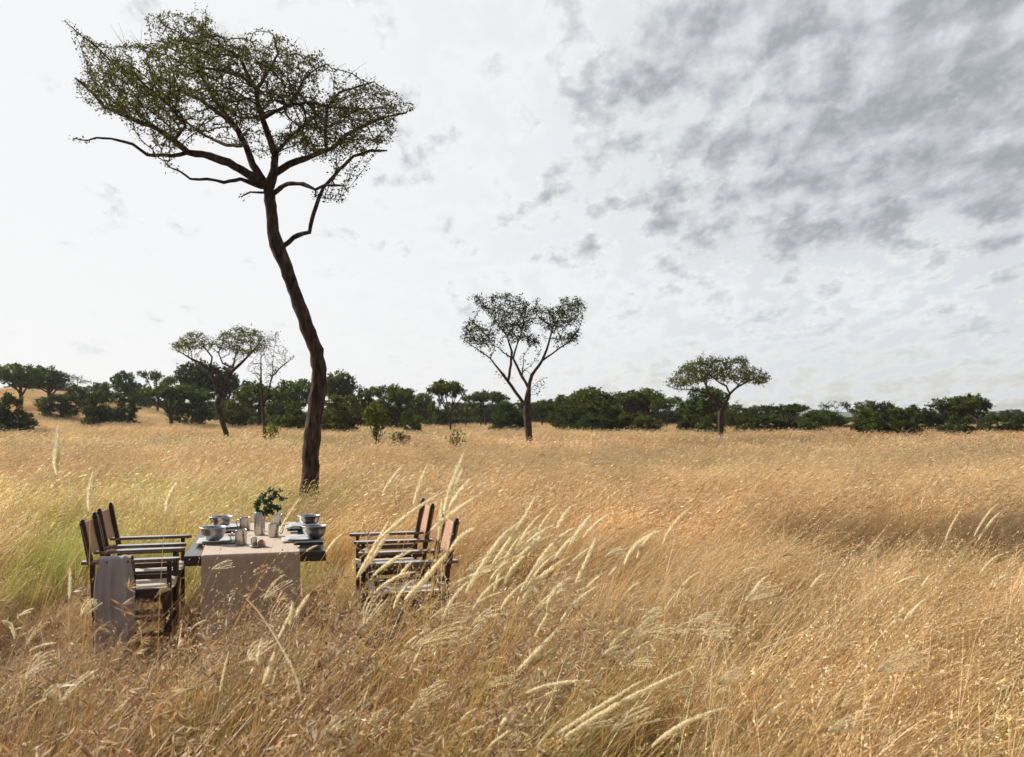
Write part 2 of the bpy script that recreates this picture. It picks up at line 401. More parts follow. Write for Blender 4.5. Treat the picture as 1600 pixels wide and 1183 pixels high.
def leafpatch(A, rng, n, r, h0, h1, w, lean=.45, cols0=(STRAW2,), cols1=(STRAW,), segs=4, spread=.8):
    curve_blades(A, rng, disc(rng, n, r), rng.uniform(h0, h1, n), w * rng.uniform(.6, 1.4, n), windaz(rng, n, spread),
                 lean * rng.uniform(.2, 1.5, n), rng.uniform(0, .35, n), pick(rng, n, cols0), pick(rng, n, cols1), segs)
def stalks(A, rng, n, r, h0, h1, w, lean, nsp, spl, spw, cols, hcols, frac=.28, spread=.45, open_=.5, segs=5):
    P = curve_blades(A, rng, disc(rng, n, r), rng.uniform(h0, h1, n), np.full(n, w), windaz(rng, n, spread),
                     lean * rng.uniform(.5, 1.4, n), rng.uniform(.02, .28, n), pick(rng, n, cols), pick(rng, n, cols), segs, .35)
    # spikelets along the top part
    tt = np.sort(rng.uniform(1 - frac, 1.0, (n, nsp)), 1) * segs
    k = np.minimum(tt.astype(int), segs - 1); fr = (tt - k)[..., None]
    i = np.arange(n)[:, None]
    p = P[i, k] * (1 - fr) + P[i, k + 1] * fr; d = P[i, k + 1] - P[i, k]; d /= np.linalg.norm(d, axis=2)[..., None]
    d = d + rng.normal(0, open_, d.shape)
    m = n * nsp
    diamonds(A, rng, p.reshape(-1, 3), d.reshape(-1, 3), spl * rng.uniform(.6, 1.3, m), spw * rng.uniform(.7, 1.3, m), pick(rng, m, hcols, .2))
    return P
def fans(A, rng, n, r, h0, h1, lean, L, cols):
    P = curve_blades(A, rng, disc(rng, n, r), rng.uniform(h0, h1, n), np.full(n, .0022), windaz(rng, n, .4), lean * rng.uniform(.6, 1.3, n),
                     rng.uniform(0, .15, n), pick(rng, n, [STRAW]), pick(rng, n, [PALE]), 5, .3)
    for i in range(n):
        d0 = P[i, -1] - P[i, -2]; d0 /= np.linalg.norm(d0)
        for _ in range(7):
            d = d0 + rng.normal(0, .2, 3); d /= np.linalg.norm(d)
            l = L * rng.uniform(.75, 1.15); t = np.linspace(0, 1, 22)
            path = P[i, -1] + d * l * t[:, None] + np.array([.25, 0, -.22]) * l * (t ** 2)[:, None]
            tg = np.gradient(path, axis=0)
            rep = 3
            diamonds(A, rng, np.repeat(path, rep, 0), np.repeat(tg / np.linalg.norm(tg, axis=1)[:, None], rep, 0) + rng.normal(0, .3, (22 * rep, 3)),
                     np.full(22 * rep, .009), np.full(22 * rep, .0024), pick(rng, 22 * rep, cols, .15))
def themeda(A, rng, n, r, h0, h1, lean):
    P = curve_blades(A, rng, disc(rng, n, r), rng.uniform(h0, h1, n), np.full(n, .0022), windaz(rng, n, .7), lean * rng.uniform(.4, 1.5, n),
                     rng.uniform(0, .15, n), pick(rng, n, [RED, STRAW2]), pick(rng, n, [RED, BROWN]), 5, .3)
    for i in range(n):
        for k in range(rng.integers(3, 7)):                      # drooping spathes of russet spikelets
            t = rng.uniform(.55, 1) * 5; kk = min(int(t), 4); p = P[i, kk] + (P[i, kk + 1] - P[i, kk]) * (t - kk)
            off = rng.normal(0, 1, 3); off /= np.linalg.norm(off); q = p + off * rng.uniform(.01, .05) + (0, 0, .01)
            m = rng.integers(5, 9)
            d = rng.normal(0, .7, (m, 3)) + off * .6 + (.25, 0, -.15)
            col = pick(rng, m, [RED, RED * 1.25, PALE * .95, PALE, STRAW, BROWN * 1.4], .2)
            diamonds(A, rng, np.tile(q, (m, 1)), d, rng.uniform(.022, .046, m), rng.uniform(.0036, .0066, m), col)

def prototypes():
    rng = np.random.default_rng(11)
    out = []
    def proto(fn):
        A = Acc(); fn(A)
        me = A.mesh('tuft'); me.materials.append(M['grass'])
        out.append(bpy.data.objects.new('tuft_%02d' % len(out), me))
    W = .0046
    LS = [STRAW, STRAW2]; HS = [PALE, STRAW, PALE * .85]
    def heads(A, n, r, h0, h1, ln, wd, stem, cols=(PALE,), lean=.5, segs=4, rep=1):
        """slim silky heads bent over by the wind, each on a thin stem"""
        P = curve_blades(A, rng, disc(rng, n, r), rng.uniform(h0, h1, n), np.full(n, stem), windaz(rng, n, .45), lean * rng.uniform(.5, 1.4, n),
                         rng.uniform(0, .2, n), pick(rng, n, LS), pick(rng, n, HS), segs, .3)
        d = P[:, -1] - P[:, -2]; d /= np.linalg.norm(d, axis=1)[:, None]; d = d + (.45, 0, .0)
        if rep == 1:
            diamonds(A, rng, P[:, -1], d + rng.normal(0, .16, d.shape), ln * rng.uniform(.6, 1.3, n), wd * rng.uniform(.7, 1.3, n), pick(rng, n, cols, .15))
            return
        m = 42; d /= np.linalg.norm(d, axis=1)[:, None]; d = d + rng.normal(0, .12, d.shape)
        for i in range(n):
            u = rng.uniform(0, 1, m)[:, None]; l = ln * rng.uniform(.7, 1.35)
            p = P[i, -1] + d[i] * l * u + np.array([.15, 0, -.22]) * l * u ** 2
            diamonds(A, rng, p, np.tile(d[i], (m, 1)) + rng.normal(0, .38, (m, 3)), rng.uniform(.008, .014, m), np.full(m, .0026), pick(rng, m, cols, .15))
    # near, 0-2 straw leaves, 3-4 fine seeding straw, 5 green, 6 russet, 7 fan heads, 8 thatch, 9 mixed stemmy
    proto(lambda A: leafpatch(A, rng, 40, .09, .35, .85, W * 1.15, .45, (STRAW2 * .8, STRAW2 * .6, GREEN), (STRAW, PALE)))  # roots greener by nature; darker straw paints shade between blades
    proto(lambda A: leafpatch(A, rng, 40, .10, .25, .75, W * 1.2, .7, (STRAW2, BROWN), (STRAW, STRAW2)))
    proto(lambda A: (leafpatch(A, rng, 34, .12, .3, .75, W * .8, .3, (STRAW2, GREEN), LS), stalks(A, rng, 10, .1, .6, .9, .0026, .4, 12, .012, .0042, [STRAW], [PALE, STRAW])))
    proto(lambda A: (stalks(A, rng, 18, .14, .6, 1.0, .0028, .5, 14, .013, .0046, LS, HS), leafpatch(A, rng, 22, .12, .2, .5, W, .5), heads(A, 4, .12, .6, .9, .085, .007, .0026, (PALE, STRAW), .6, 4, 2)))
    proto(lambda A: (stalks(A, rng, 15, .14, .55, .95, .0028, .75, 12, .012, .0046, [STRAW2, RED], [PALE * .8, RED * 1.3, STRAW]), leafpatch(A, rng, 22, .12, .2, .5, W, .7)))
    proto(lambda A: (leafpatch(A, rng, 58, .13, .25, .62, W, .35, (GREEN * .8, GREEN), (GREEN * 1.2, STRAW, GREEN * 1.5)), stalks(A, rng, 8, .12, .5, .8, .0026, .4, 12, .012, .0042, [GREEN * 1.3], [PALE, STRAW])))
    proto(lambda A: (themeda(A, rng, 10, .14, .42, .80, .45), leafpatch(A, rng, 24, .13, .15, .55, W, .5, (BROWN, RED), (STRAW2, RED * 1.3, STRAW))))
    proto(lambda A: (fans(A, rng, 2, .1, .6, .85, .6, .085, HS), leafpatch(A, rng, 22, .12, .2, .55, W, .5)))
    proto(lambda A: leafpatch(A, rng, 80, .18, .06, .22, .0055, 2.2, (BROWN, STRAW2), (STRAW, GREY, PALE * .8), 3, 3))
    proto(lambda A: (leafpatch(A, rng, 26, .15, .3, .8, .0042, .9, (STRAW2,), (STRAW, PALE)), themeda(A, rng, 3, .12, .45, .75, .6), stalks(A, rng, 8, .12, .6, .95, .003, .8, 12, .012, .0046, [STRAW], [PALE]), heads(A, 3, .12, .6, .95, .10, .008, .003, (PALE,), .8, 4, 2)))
    # mid 10-13
    def mid(g, red=0):
        def f(A):
            c0 = (GREEN * .8, GREEN) if g else (STRAW2 * .8, STRAW2 * .6, GREEN)  # darkened straw roots carry painted shade, as in the near tufts
            c1 = (GREEN * 1.3, STRAW, GREEN * 1.1) if g else (STRAW, STRAW2, STRAW)
            leafpatch(A, rng, 95, .42, .3, .72, .0072, .5, c0, c1, 3)
            hc = HS if not red else [RED * 1.5, PALE * .8, STRAW]
            sc = [GREEN * 1.25, STRAW, GREEN] if g else LS
            stalks(A, rng, 26 if g else 55, .42, .55, .88, .0042, .55, 8, .024, .0075, sc, [GREEN * 1.7, STRAW, PALE * .9] if g else hc, .25, .5, .4, 4)
            heads(A, 5 if g else 16, .42, .62, .95, .095, .014, .004, HS, .6, 3)
        return f
    proto(mid(0)); proto(mid(0, 1)); proto(mid(1)); proto(mid(0))
    # far 14-16
    def far(g):
        def f(A):
            c0 = (GREEN, STRAW2) if g else (STRAW2, STRAW2 * .8)
            leafpatch(A, rng, 170, 1.0, .3, .74, .020, .5, c0, (STRAW, STRAW2, STRAW), 2)
            stalks(A, rng, 130, 1.0, .5, .90, .011, .6, 5, .06, .019, LS, HS, .25, .5, .4, 3)
            heads(A, 60, 1.0, .62, .95, .13, .032, .008, HS, .6, 2)
        return f
    proto(far(0)); proto(far(1)); proto(far(0))
    return out

def vnoise(x, y, s, seed):
    """smooth value noise, 0..1"""
    r = np.random.default_rng(seed).uniform(0, 1, (64, 64))
    x = x * s + 31.7; y = y * s + 17.3
    xi = np.floor(x).astype(int); yi = np.floor(y).astype(int); fx = x - xi; fy = y - yi
    fx = fx * fx * (3 - 2 * fx); fy = fy * fy * (3 - 2 * fy)
    g = lambda a, b: r[a % 64, b % 64]
    return (g(xi, yi) * (1 - fx) + g(xi + 1, yi) * fx) * (1 - fy) + (g(xi, yi + 1) * (1 - fx) + g(xi + 1, yi + 1) * fx) * fy

TABC = np.array([-1.90, 6.75]); TH = R(15)
def local(x, y):
    dx = x - TABC[0]; dy = y - TABC[1]
    return dx * math.cos(TH) + dy * math.sin(TH), -dx * math.sin(TH) + dy * math.cos(TH)
def hfac(x, y):
    """how tall the grass stands (1 = knee to hip high): trodden short round the table, thin in a few hollows"""
    u, v = local(x, y)
    rr = np.sqrt((u / 2.1) ** 2 + ((v - .05) / 1.62) ** 2)
    f = .46 + .42 * sst(.80, 1.12, rr) + .12 * sst(1.1, 1.5, rr)
    f *= 1 - .30 * sst(-1.9, -2.5, x) * sst(6.6, 5.4, y) * sst(3.6, 4.6, y)
    f += .16 * sst(-2.35, -2.1, x) * sst(5.8, 5.4, y)
    f *= 1 - .10 * sst(-.6, -1.2, x) * sst(5.6, 5.0, y) * sst(3.4, 4.2, y)
    hol = np.exp(-(((x - 3.2) / 1.5) ** 2 + ((y - 8.9) / .45) ** 2)) + np.exp(-(((x - 4.6) / .9) ** 2 + ((y - 8.0) / .35) ** 2)) + np.exp(-(((x - .55) / .5) ** 2 + ((y - 5.2) / .45) ** 2)) \
        + .7 * np.exp(-(((x - 1.35) / .45) ** 2 + ((y - 4.9) / .3) ** 2)) + .8 * np.exp(-(((x + 2.2) / .8) ** 2 + ((y - 8.95) / .45) ** 2))
    f *= 1 - .62 * np.clip(hol, 0, 1)
    f *= .84 + .20 * vnoise(x, y, .9, 3) + .16 * vnoise(x, y, 3.1, 4)
    return f

def gen_points():
    rng = np.random.default_rng(21)
    P, I, S, Rz, T, TL = [], [], [], [], [], []
    def sow(y0, y1, dens, side, fn, keep=None):
        # jittered grid
        g = 1 / math.sqrt(dens)
        ys = np.arange(y0, y1, g)
        xs = []; yy = []
        for q in ys:
            hw = .62 * q + side
            a = np.arange(-hw, hw, g); xs.append(a); yy.append(np.full(len(a), q))
        x = np.concatenate(xs); y = np.concatenate(yy)
        x = x + rng.uniform(-.5, .5, len(x)) * g; y = y + rng.uniform(-.5, .5, len(y)) * g
        if keep is not None:
            k = keep(x, y) > rng.uniform(0, 1, len(x)); x = x[k]; y = y[k]
        n = len(x); idx, sc, tint, tilt = fn(x, y, n)
        P.append(np.stack([x, y, tz(x, y) - .01], 1)); I.append(idx); S.append(sc); T.append(tint); TL.append(tilt)
        Rz.append(rng.normal(0, .55, n))
        print('sow', y0, y1, n)
    def green(x, y):
        px = CX + F * x / y
        g = sst(640, 330, px) * sst(-40, 90, px) * sst(7.4, 8.6, y) * sst(17, 12.5, y) * (.38 + .75 * sst(.25, .75, vnoise(x, y, .7, 8)))
        g = g + .45 * sst(-3.3, -3.9, x) * sst(5.4, 6.4, y) * sst(9.5, 8, y) * sst(.3, .65, vnoise(x, y, 1.1, 19))
        g = g + .5 * sst(4.6, 3.2, y) * sst(.5, .75, vnoise(x, y, 1.3, 9))
        g = g + .3 * sst(.62, .8, vnoise(x, y, .25, 15)) * sst(30, 12, y)
        return np.clip(g, 0, 1)
    def redd(x, y):
        px = CX + F * x / y
        r = sst(7.6, 6.4, y) * sst(980, 560, px) * (.55 + .6 * vnoise(x, y, 1.1, 12))
        return np.clip(r + .25 * sst(.55, .8, vnoise(x, y, .5, 13)), 0, 1)
    def tintof(x, y, n, g, r):
        b = rng.uniform(.58, 1.2, (n, 1)) * (.72 + .34 * vnoise(x, y, .35, 30) + .26 * vnoise(x, y, 2.2, 31))[:, None]
        t = np.ones((n, 3)) * b
        t = t * (1 - .06 * r[:, None] * np.array([[.6, 1.6, 1.2]]))
        t = t * (1 - g[:, None] * np.array([[.18, .02, .2]]))
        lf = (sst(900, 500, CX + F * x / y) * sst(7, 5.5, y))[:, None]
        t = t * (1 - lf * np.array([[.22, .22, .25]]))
        pk = vnoise(x, y, .12, 33)[:, None]
        t = t * (1 + (pk - .5) * np.array([[.10, -.02, -.10]]))
        return t
    def near(x, y, n):
        g = green(x, y); r = redd(x, y); u = rng.uniform(0, 1, n); h = hfac(x, y)
        idx = rng.choice([0, 1, 2, 3, 4, 9, 1, 3], n)
        pxx = CX + F * x / y; lo = (sst(950, 600, pxx) * sst(6.2, 5.4, y)) > rng.uniform(0, 1.3, n)
        idx = np.where(lo, rng.choice([3, 9, 4, 5, 0, 9], n), idx)
        idx = np.where(u < r * .40, 6, idx); idx = np.where((u > .965), 7, idx)
        u2 = rng.uniform(0, 1, n)
        idx = np.where(u2 < g * .72, 5, idx)
        idx = np.where((h < .6) & (rng.uniform(0, 1, n) < .5), rng.choice([8, 1, 6, 9, 0], n), idx)
        sc = h * rng.uniform(.72, 1.12, n)
        sc = np.where(idx == 8, np.maximum(sc, .8), sc)
        px = CX + F * x / y
        tilt = R(1) * (4 + 17 * sst(400, 1000, px)) + rng.normal(0, R(6), n)
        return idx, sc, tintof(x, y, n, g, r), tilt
    def midf(x, y, n):
        g = green(x, y); u = rng.uniform(0, 1, n)
        idx = rng.choice([10, 11, 13, 10, 13], n); idx = np.where(u < g * .75, 12, idx)
        px = CX + F * x / y
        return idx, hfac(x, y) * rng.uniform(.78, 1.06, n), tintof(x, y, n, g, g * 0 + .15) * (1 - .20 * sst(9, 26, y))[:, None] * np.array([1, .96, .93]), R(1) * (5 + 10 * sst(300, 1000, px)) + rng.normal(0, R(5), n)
    def farf(x, y, n):
        u = rng.uniform(0, 1, n)
        gl = sst(.55, .8, vnoise(x, y, .05, 40))
        idx = np.where(u < gl * .4, 15, rng.choice([14, 16], n))
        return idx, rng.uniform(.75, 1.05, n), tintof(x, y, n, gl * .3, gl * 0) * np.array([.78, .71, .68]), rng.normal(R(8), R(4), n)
    under = lambda x, y: 1 - ((np.abs(local(x, y)[0]) < .34) & (np.abs(local(x, y)[1]) < .95)) * .8
    clump = lambda x, y: under(x, y) * (1 - .30 * sst(950, 600, CX + F * x / y) * sst(6, 5, y)) * (.12 + .95 * sst(.34, .60, vnoise(x, y, 2.6, 60) * .6 + vnoise(x, y, 6.1, 61) * .4))
    sow(1.5, 9.5, 68, .9, near, clump)
    sow(2.0, 9.5, 9, .9, lambda x, y, n: (np.full(n, 8), rng.uniform(.8, 1.3, n), tintof(x, y, n, green(x, y) * .5, redd(x, y)), rng.normal(0, R(5), n)))
    sow(9.0, 30, 8.6, 1.5, midf, lambda x, y: .35 + .8 * sst(.3, .6, vnoise(x, y, 1.5, 62)))
    sow(28, 150, .62, 3, farf)
    return [np.concatenate(a) for a in (P, I, S, Rz, T, TL)]

def build_grass():
    protos = prototypes()
    pc = bpy.data.collections.new('tufts')
    for o in protos: pc.objects.link(o)
    P, I, S, Rz, T, TL = gen_points()
    me = bpy.data.meshes.new('grass'); me.vertices.add(len(P)); me.vertices.foreach_set('co', P.ravel())
    def attr(n, ty, key, data):
        a = me.attributes.new(n, ty, 'POINT'); a.data.foreach_set(key, np.ascontiguousarray(data).ravel())
    attr('idx', 'INT', 'value', I.astype(np.int32)); attr('scl', 'FLOAT', 'value', S.astype(np.float32))
    attr('rot', 'FLOAT_VECTOR', 'vector', np.stack([TL * 0, TL, Rz], 1).astype(np.float32))
    attr('tint', 'FLOAT_COLOR', 'color', np.concatenate([T, np.ones((len(T), 1))], 1).astype(np.float32))
    o = bpy.data.objects.new('grass', me); COL.objects.link(o); me.materials.append(M['grass'])
    ng = bpy.data.node_groups.new('sow grass', 'GeometryNodeTree')
    ng.interface.new_socket('Geometry', in_out='INPUT', socket_type='NodeSocketGeometry')
    ng.interface.new_socket('Geometry', in_out='OUTPUT', socket_type='NodeSocketGeometry')
    N = ng.nodes.new; i = N('NodeGroupInput'); u = N('NodeGroupOutput')
    ci = N('GeometryNodeCollectionInfo'); ci.inputs['Collection'].default_value = pc
    ci.inputs['Separate Children'].default_value = True; ci.inputs['Reset Children'].default_value = True
    ip = N('GeometryNodeInstanceOnPoints'); ip.inputs['Pick Instance'].default_value = True
    def named(n, t):
        k = N('GeometryNodeInputNamedAttribute'); k.data_type = t; k.inputs['Name'].default_value = n; return k.outputs['Attribute']
    L = ng.links.new
    L(i.outputs[0], ip.inputs['Points']); L(ci.outputs[0], ip.inputs['Instance'])
    L(named('idx', 'INT'), ip.inputs['Instance Index']); L(named('rot', 'FLOAT_VECTOR'), ip.inputs['Rotation'])
    L(named('scl', 'FLOAT'), ip.inputs['Scale']); L(ip.outputs[0], u.inputs[0])
    md = o.modifiers.new('sow', 'NODES'); md.node_group = ng
    tag(o, 'tall dry golden savanna grass covering the whole plain, greener behind the left chairs', 'grass', kind='stuff')
# ------------------------------------------------------------------ trees
def colonize(seeds, parents, attr, step, infl, kill, iters, rng, up=0.0, maxn=9000, hub=None, radial=0, barren=None):
    """space colonisation from traced limbs towards points spread through the crown"""
    pos = [np.array(p, float) for p in seeds]; par = list(parents)
    P = np.array(pos); near_d = np.full(len(attr), 1e9); near_i = np.zeros(len(attr), int)
    bar = np.zeros(len(pos), bool) if barren is None else np.array(barren, bool)
    def upd(lo):
        Q = np.array(pos[lo:])
        if lo == 0: Q = np.where(bar[:, None], 1e4, Q)
        for s in range(0, len(Q), 400):
            D = np.linalg.norm(attr[:, None] - Q[None, s:s + 400], axis=2); m = D.argmin(1); dm = D[np.arange(len(attr)), m]
            b = dm < near_d; near_d[b] = dm[b]; near_i[b] = m[b] + lo + s
    upd(0); alive = np.ones(len(attr), bool)
    for it in range(iters):
        act = alive & (near_d < infl) & (near_d > kill); alive &= near_d > kill
        if not act.any(): break
        ids = near_i[act]; A_ = attr[act]; lo = len(pos)
        Pn = np.array(pos); d = A_ - Pn[ids]; d /= np.linalg.norm(d, axis=1)[:, None]
        sm = np.zeros((len(pos), 3)); np.add.at(sm, ids, d)
        for i in np.unique(ids):
            v = sm[i]; v = v / (np.linalg.norm(v) + 1e-9) + rng.normal(0, .22, 3) + (0, 0, up)
            if radial: o = Pn[i] - hub; v = v + radial * o / (np.linalg.norm(o) + 1e-9)
            v /= np.linalg.norm(v)
            pos.append(Pn[i] + v * step); par.append(int(i))
        if len(pos) > maxn: break
        upd(lo)
    return np.array(pos), np.array(par)

def make_tree(name, limbs, attr, rng, step=.12, infl=1.2, kill=.16, iters=60, trunk_r=.12, trunk_px=None, tip_r=.004, power=2.3,
              leaf_r=.012, leaves=3, leaf=.03, lw=.5, spread=.06, lcols=((.05, .075, .02),), bark='bark', up=.02, droop=0, sides=(8, 4),
              fixed=None, maxn=9000, leafmat='leaf_far', twigs=0, minr=0, hub=None, radial=0, jit=.10, bare=()):
    """limbs: list of (parent_limb, parent_index, [points], [radii or None]).  Returns trunk and crown meshes as objects (unlinked)"""
    seeds, par, fixr, barren = [], [], [], []
    start = []
    for pl, pi, pts, rr in limbs:
        pts = np.asarray(pts, float)
        # resample
        ps = [pts[0]]; rs = [rr[0] if rr else 0]
        for k in range(len(pts) - 1):
            L = np.linalg.norm(pts[k + 1] - pts[k]); m = max(1, int(round(L / (step * 1.3))))
            for j in range(1, m + 1):
                f = j / m; p = pts[k] * (1 - f) + pts[k + 1] * f
                if j < m: p = p + rng.normal(0, step * .05, 3)
                ps.append(p); rs.append((rr[k] * (1 - f) + rr[k + 1] * f) if rr else 0)
        if pl is None: par0 = -1; beg = 0
        else:
            # attach to nearest node of the parent limb
            s0, s1 = start[pl]; d = np.linalg.norm(np.array(seeds[s0:s1]) - ps[0], axis=1); par0 = s0 + int(d.argmin()); beg = 0
        s0 = len(seeds)
        for k in range(beg, len(ps)):
            seeds.append(ps[k]); fixr.append(rs[k]); par.append(par0 if k == beg else len(seeds) - 2)
        start.append((s0, len(seeds)))
        K = len(seeds) - s0; fr = bare[len(start) - 1] if bare else 0
        barren += [q < K * fr for q in range(K)]
    P, par = colonize(seeds, par, attr, step, infl, kill, iters, rng, up, maxn, np.array(hub) if hub is not None else None, radial, barren)
    n = len(P); rad = np.zeros(n); kids = [[] for _ in range(n)]
    for i in range(n):
        if par[i] >= 0: kids[par[i]].append(i)
    order = np.arange(n)                      # parents always precede children
    for i in order[::-1]:
        rad[i] = tip_r if not kids[i] else sum(rad[k] ** power for k in kids[i]) ** (1 / power)
    base = rad[0]
    ex = 1.0
    if base > 0:
        # map so that the root has trunk_r and the tips keep tip_r
        ex = math.log(trunk_r / tip_r) / math.log(base / tip_r) if base > tip_r * 1.01 else 1
        rad = tip_r * (rad / tip_r) ** ex
    for i, r in enumerate(fixr):
        if r: rad[i] = r
    if any(fixr):
        for i in range(n):
            if par[i] >= 0 and not (i < len(fixr) and fixr[i]):
                q = rad[par[i]]; rad[i] = min(rad[i], q * (.72 if par[i] < len(fixr) else 1))
    B = Acc(); done = np.zeros(n, bool)
    for i in range(n):
        if done[i]: continue
        ch = [i]; done[i] = True
        while kids[ch[-1]]:
            k = max(kids[ch[-1]], key=lambda q: rad[q])
            if done[k]: break
            ch.append(k); done[k] = True
        pts = [P[c] for c in ch]; rr = [rad[c] for c in ch]
        if par[i] >= 0: pts = [P[par[i]]] + pts; rr = [min(rr[0] * 1.15, rad[par[i]])] + rr
        if len(pts) < 2: continue
        rr = np.maximum(rr, minr)
        rr[-1] *= .5
        m = sides[0] if max(rr) > trunk_r * .25 else sides[1]
        tube(B, pts, rr, m, cap=False, jit=jit if m > 5 else 0, rng=rng)
    idx = np.where((rad < leaf_r))[0]; idx = idx[idx >= len(seeds) * 0]
    C = Acc(); lc = np.array(lcols)
    if len(idx):
        k = np.repeat(idx, leaves); c = P[k] + rng.normal(0, spread, (len(k), 3)) * (1, 1, .8) - (0, 0, droop)
        m = len(k)
        nrm = rng.normal(size=(m, 3)) + (0, 0, .8); nrm /= np.linalg.norm(nrm, axis=1)[:, None]
        a = np.cross(nrm, rng.normal(size=(m, 3))); a /= np.linalg.norm(a, axis=1)[:, None]; b = np.cross(nrm, a)
        s = (leaf * rng.uniform(.6, 1.35, m))[:, None]
        V = np.stack([c - a * s * .5, c + b * s * lw * .5, c + a * s * .5, c - b * s * lw * .5], 1)
        br = P[idx]; clump = vnoise(P[:, 0] * 1.0, P[:, 2] + P[:, 1] * .7, 1.3, 77)[k]
        col = lc[rng.integers(0, len(lc), m)] * rng.uniform(.65, 1.35, (m, 1)) * (.75 + .5 * clump)[:, None]
        C.add(V.reshape(-1, 3), np.arange(m * 4).reshape(-1, 4), np.repeat(col, 4, 0))
    if twigs:
        tips = rng.choice(np.where(rad < leaf_r * .8)[0], twigs)
        d = rng.normal(size=(twigs, 3)); d[:, 2] = np.abs(d[:, 2]) * .4
        if hub is not None: o = P[tips] - np.array(hub); d = d * .5 + 1.1 * o / np.linalg.norm(o, axis=1)[:, None]
        d /= np.linalg.norm(d, axis=1)[:, None]
        for p, q in zip(P[tips], d):
            L = rng.uniform(.08, .28)
            tube(B, [p, p + q * L * .5 + rng.normal(0, .02, 3), p + q * L + rng.normal(0, .04, 3)], [.003, .0022, .001], 3, cap=False)
    t = B.build('trunk', M[bark], smooth=True, link=False); c = C.build('crown', M[leafmat], link=False)
    return t, c

def in_poly(x, y, poly):
    p = np.array(poly, float); ins = np.zeros(len(x), bool); j = len(p) - 1
    for i in range(len(p)):
        xi, yi = p[i]; xj, yj = p[j]
        c = ((yi > y) != (yj > y)) & (x < (xj - xi) * (y - yi) / (yj - yi + 1e-12) + xi); ins ^= c; j = i
    return ins
def plant(name, t, c, loc, rz=0, label=None, cat='tree', group=None, sc=(1, 1, 1)):
    r = empty(name, loc, rz); r.scale = sc
    for o in (t, c): COL.objects.link(o); o.parent = r
    return tag(r, label, cat, group)

def traced_tree(D, base_px, to_px, polys, depth, N, rng, **kw):
    """pixel traces put at distance D and given a crown with real depth; returns seeds relative to the foot"""
    bx = (base_px - CX) / F * D; gz = float(tz(bx, D))
    def W(u, v, dy=0):
        x, y = to_px(u, v); d = D + dy; return np.array([(x - CX) / F * d - bx, dy, CH - (y - HY) / F * d - gz])
    att = []
    for poly, n in polys:
        q = np.array([to_px(u, v) for u, v in poly]); lo = q.min(0); hi = q.max(0); got = 0; cx = (lo[0] + hi[0]) / 2; rx = (hi[0] - lo[0]) / 2
        cy = (lo[1] + hi[1]) / 2; ry = (hi[1] - lo[1]) / 2
        while got < n:
            x = rng.uniform(lo[0], hi[0], n * 2); y = rng.uniform(lo[1], hi[1], n * 2); k = in_poly(x, y, q); x = x[k]; y = y[k]
            e = np.sqrt(np.clip(1 - ((x - cx) / (rx * 1.02)) ** 2 * .9 - ((y - cy) / (ry * 1.3)) ** 2 * .35, .03, 1))
            dz = rng.uniform(-1, 1, len(x)) * e * depth
            # clumpy: reject in a 3-D noise
            X = (x - CX) / F * D; Z = -(y - HY) / F * D
            cl = vnoise(X + dz * .6, Z + dz * .3, 1.6 * 13 / D * kw.get('clf', 1), 50); m = cl + rng.uniform(-.25, .25, len(x)) > kw.get('clump', .32)
            dd = dz[m]; X = X[m] * (D + dd) / D - bx; Z = Z[m] * (D + dd) / D + CH - gz
            att.append(np.stack([X, dd, Z], 1)); got += len(X)
    return W, np.concatenate(att), (bx, D, gz)

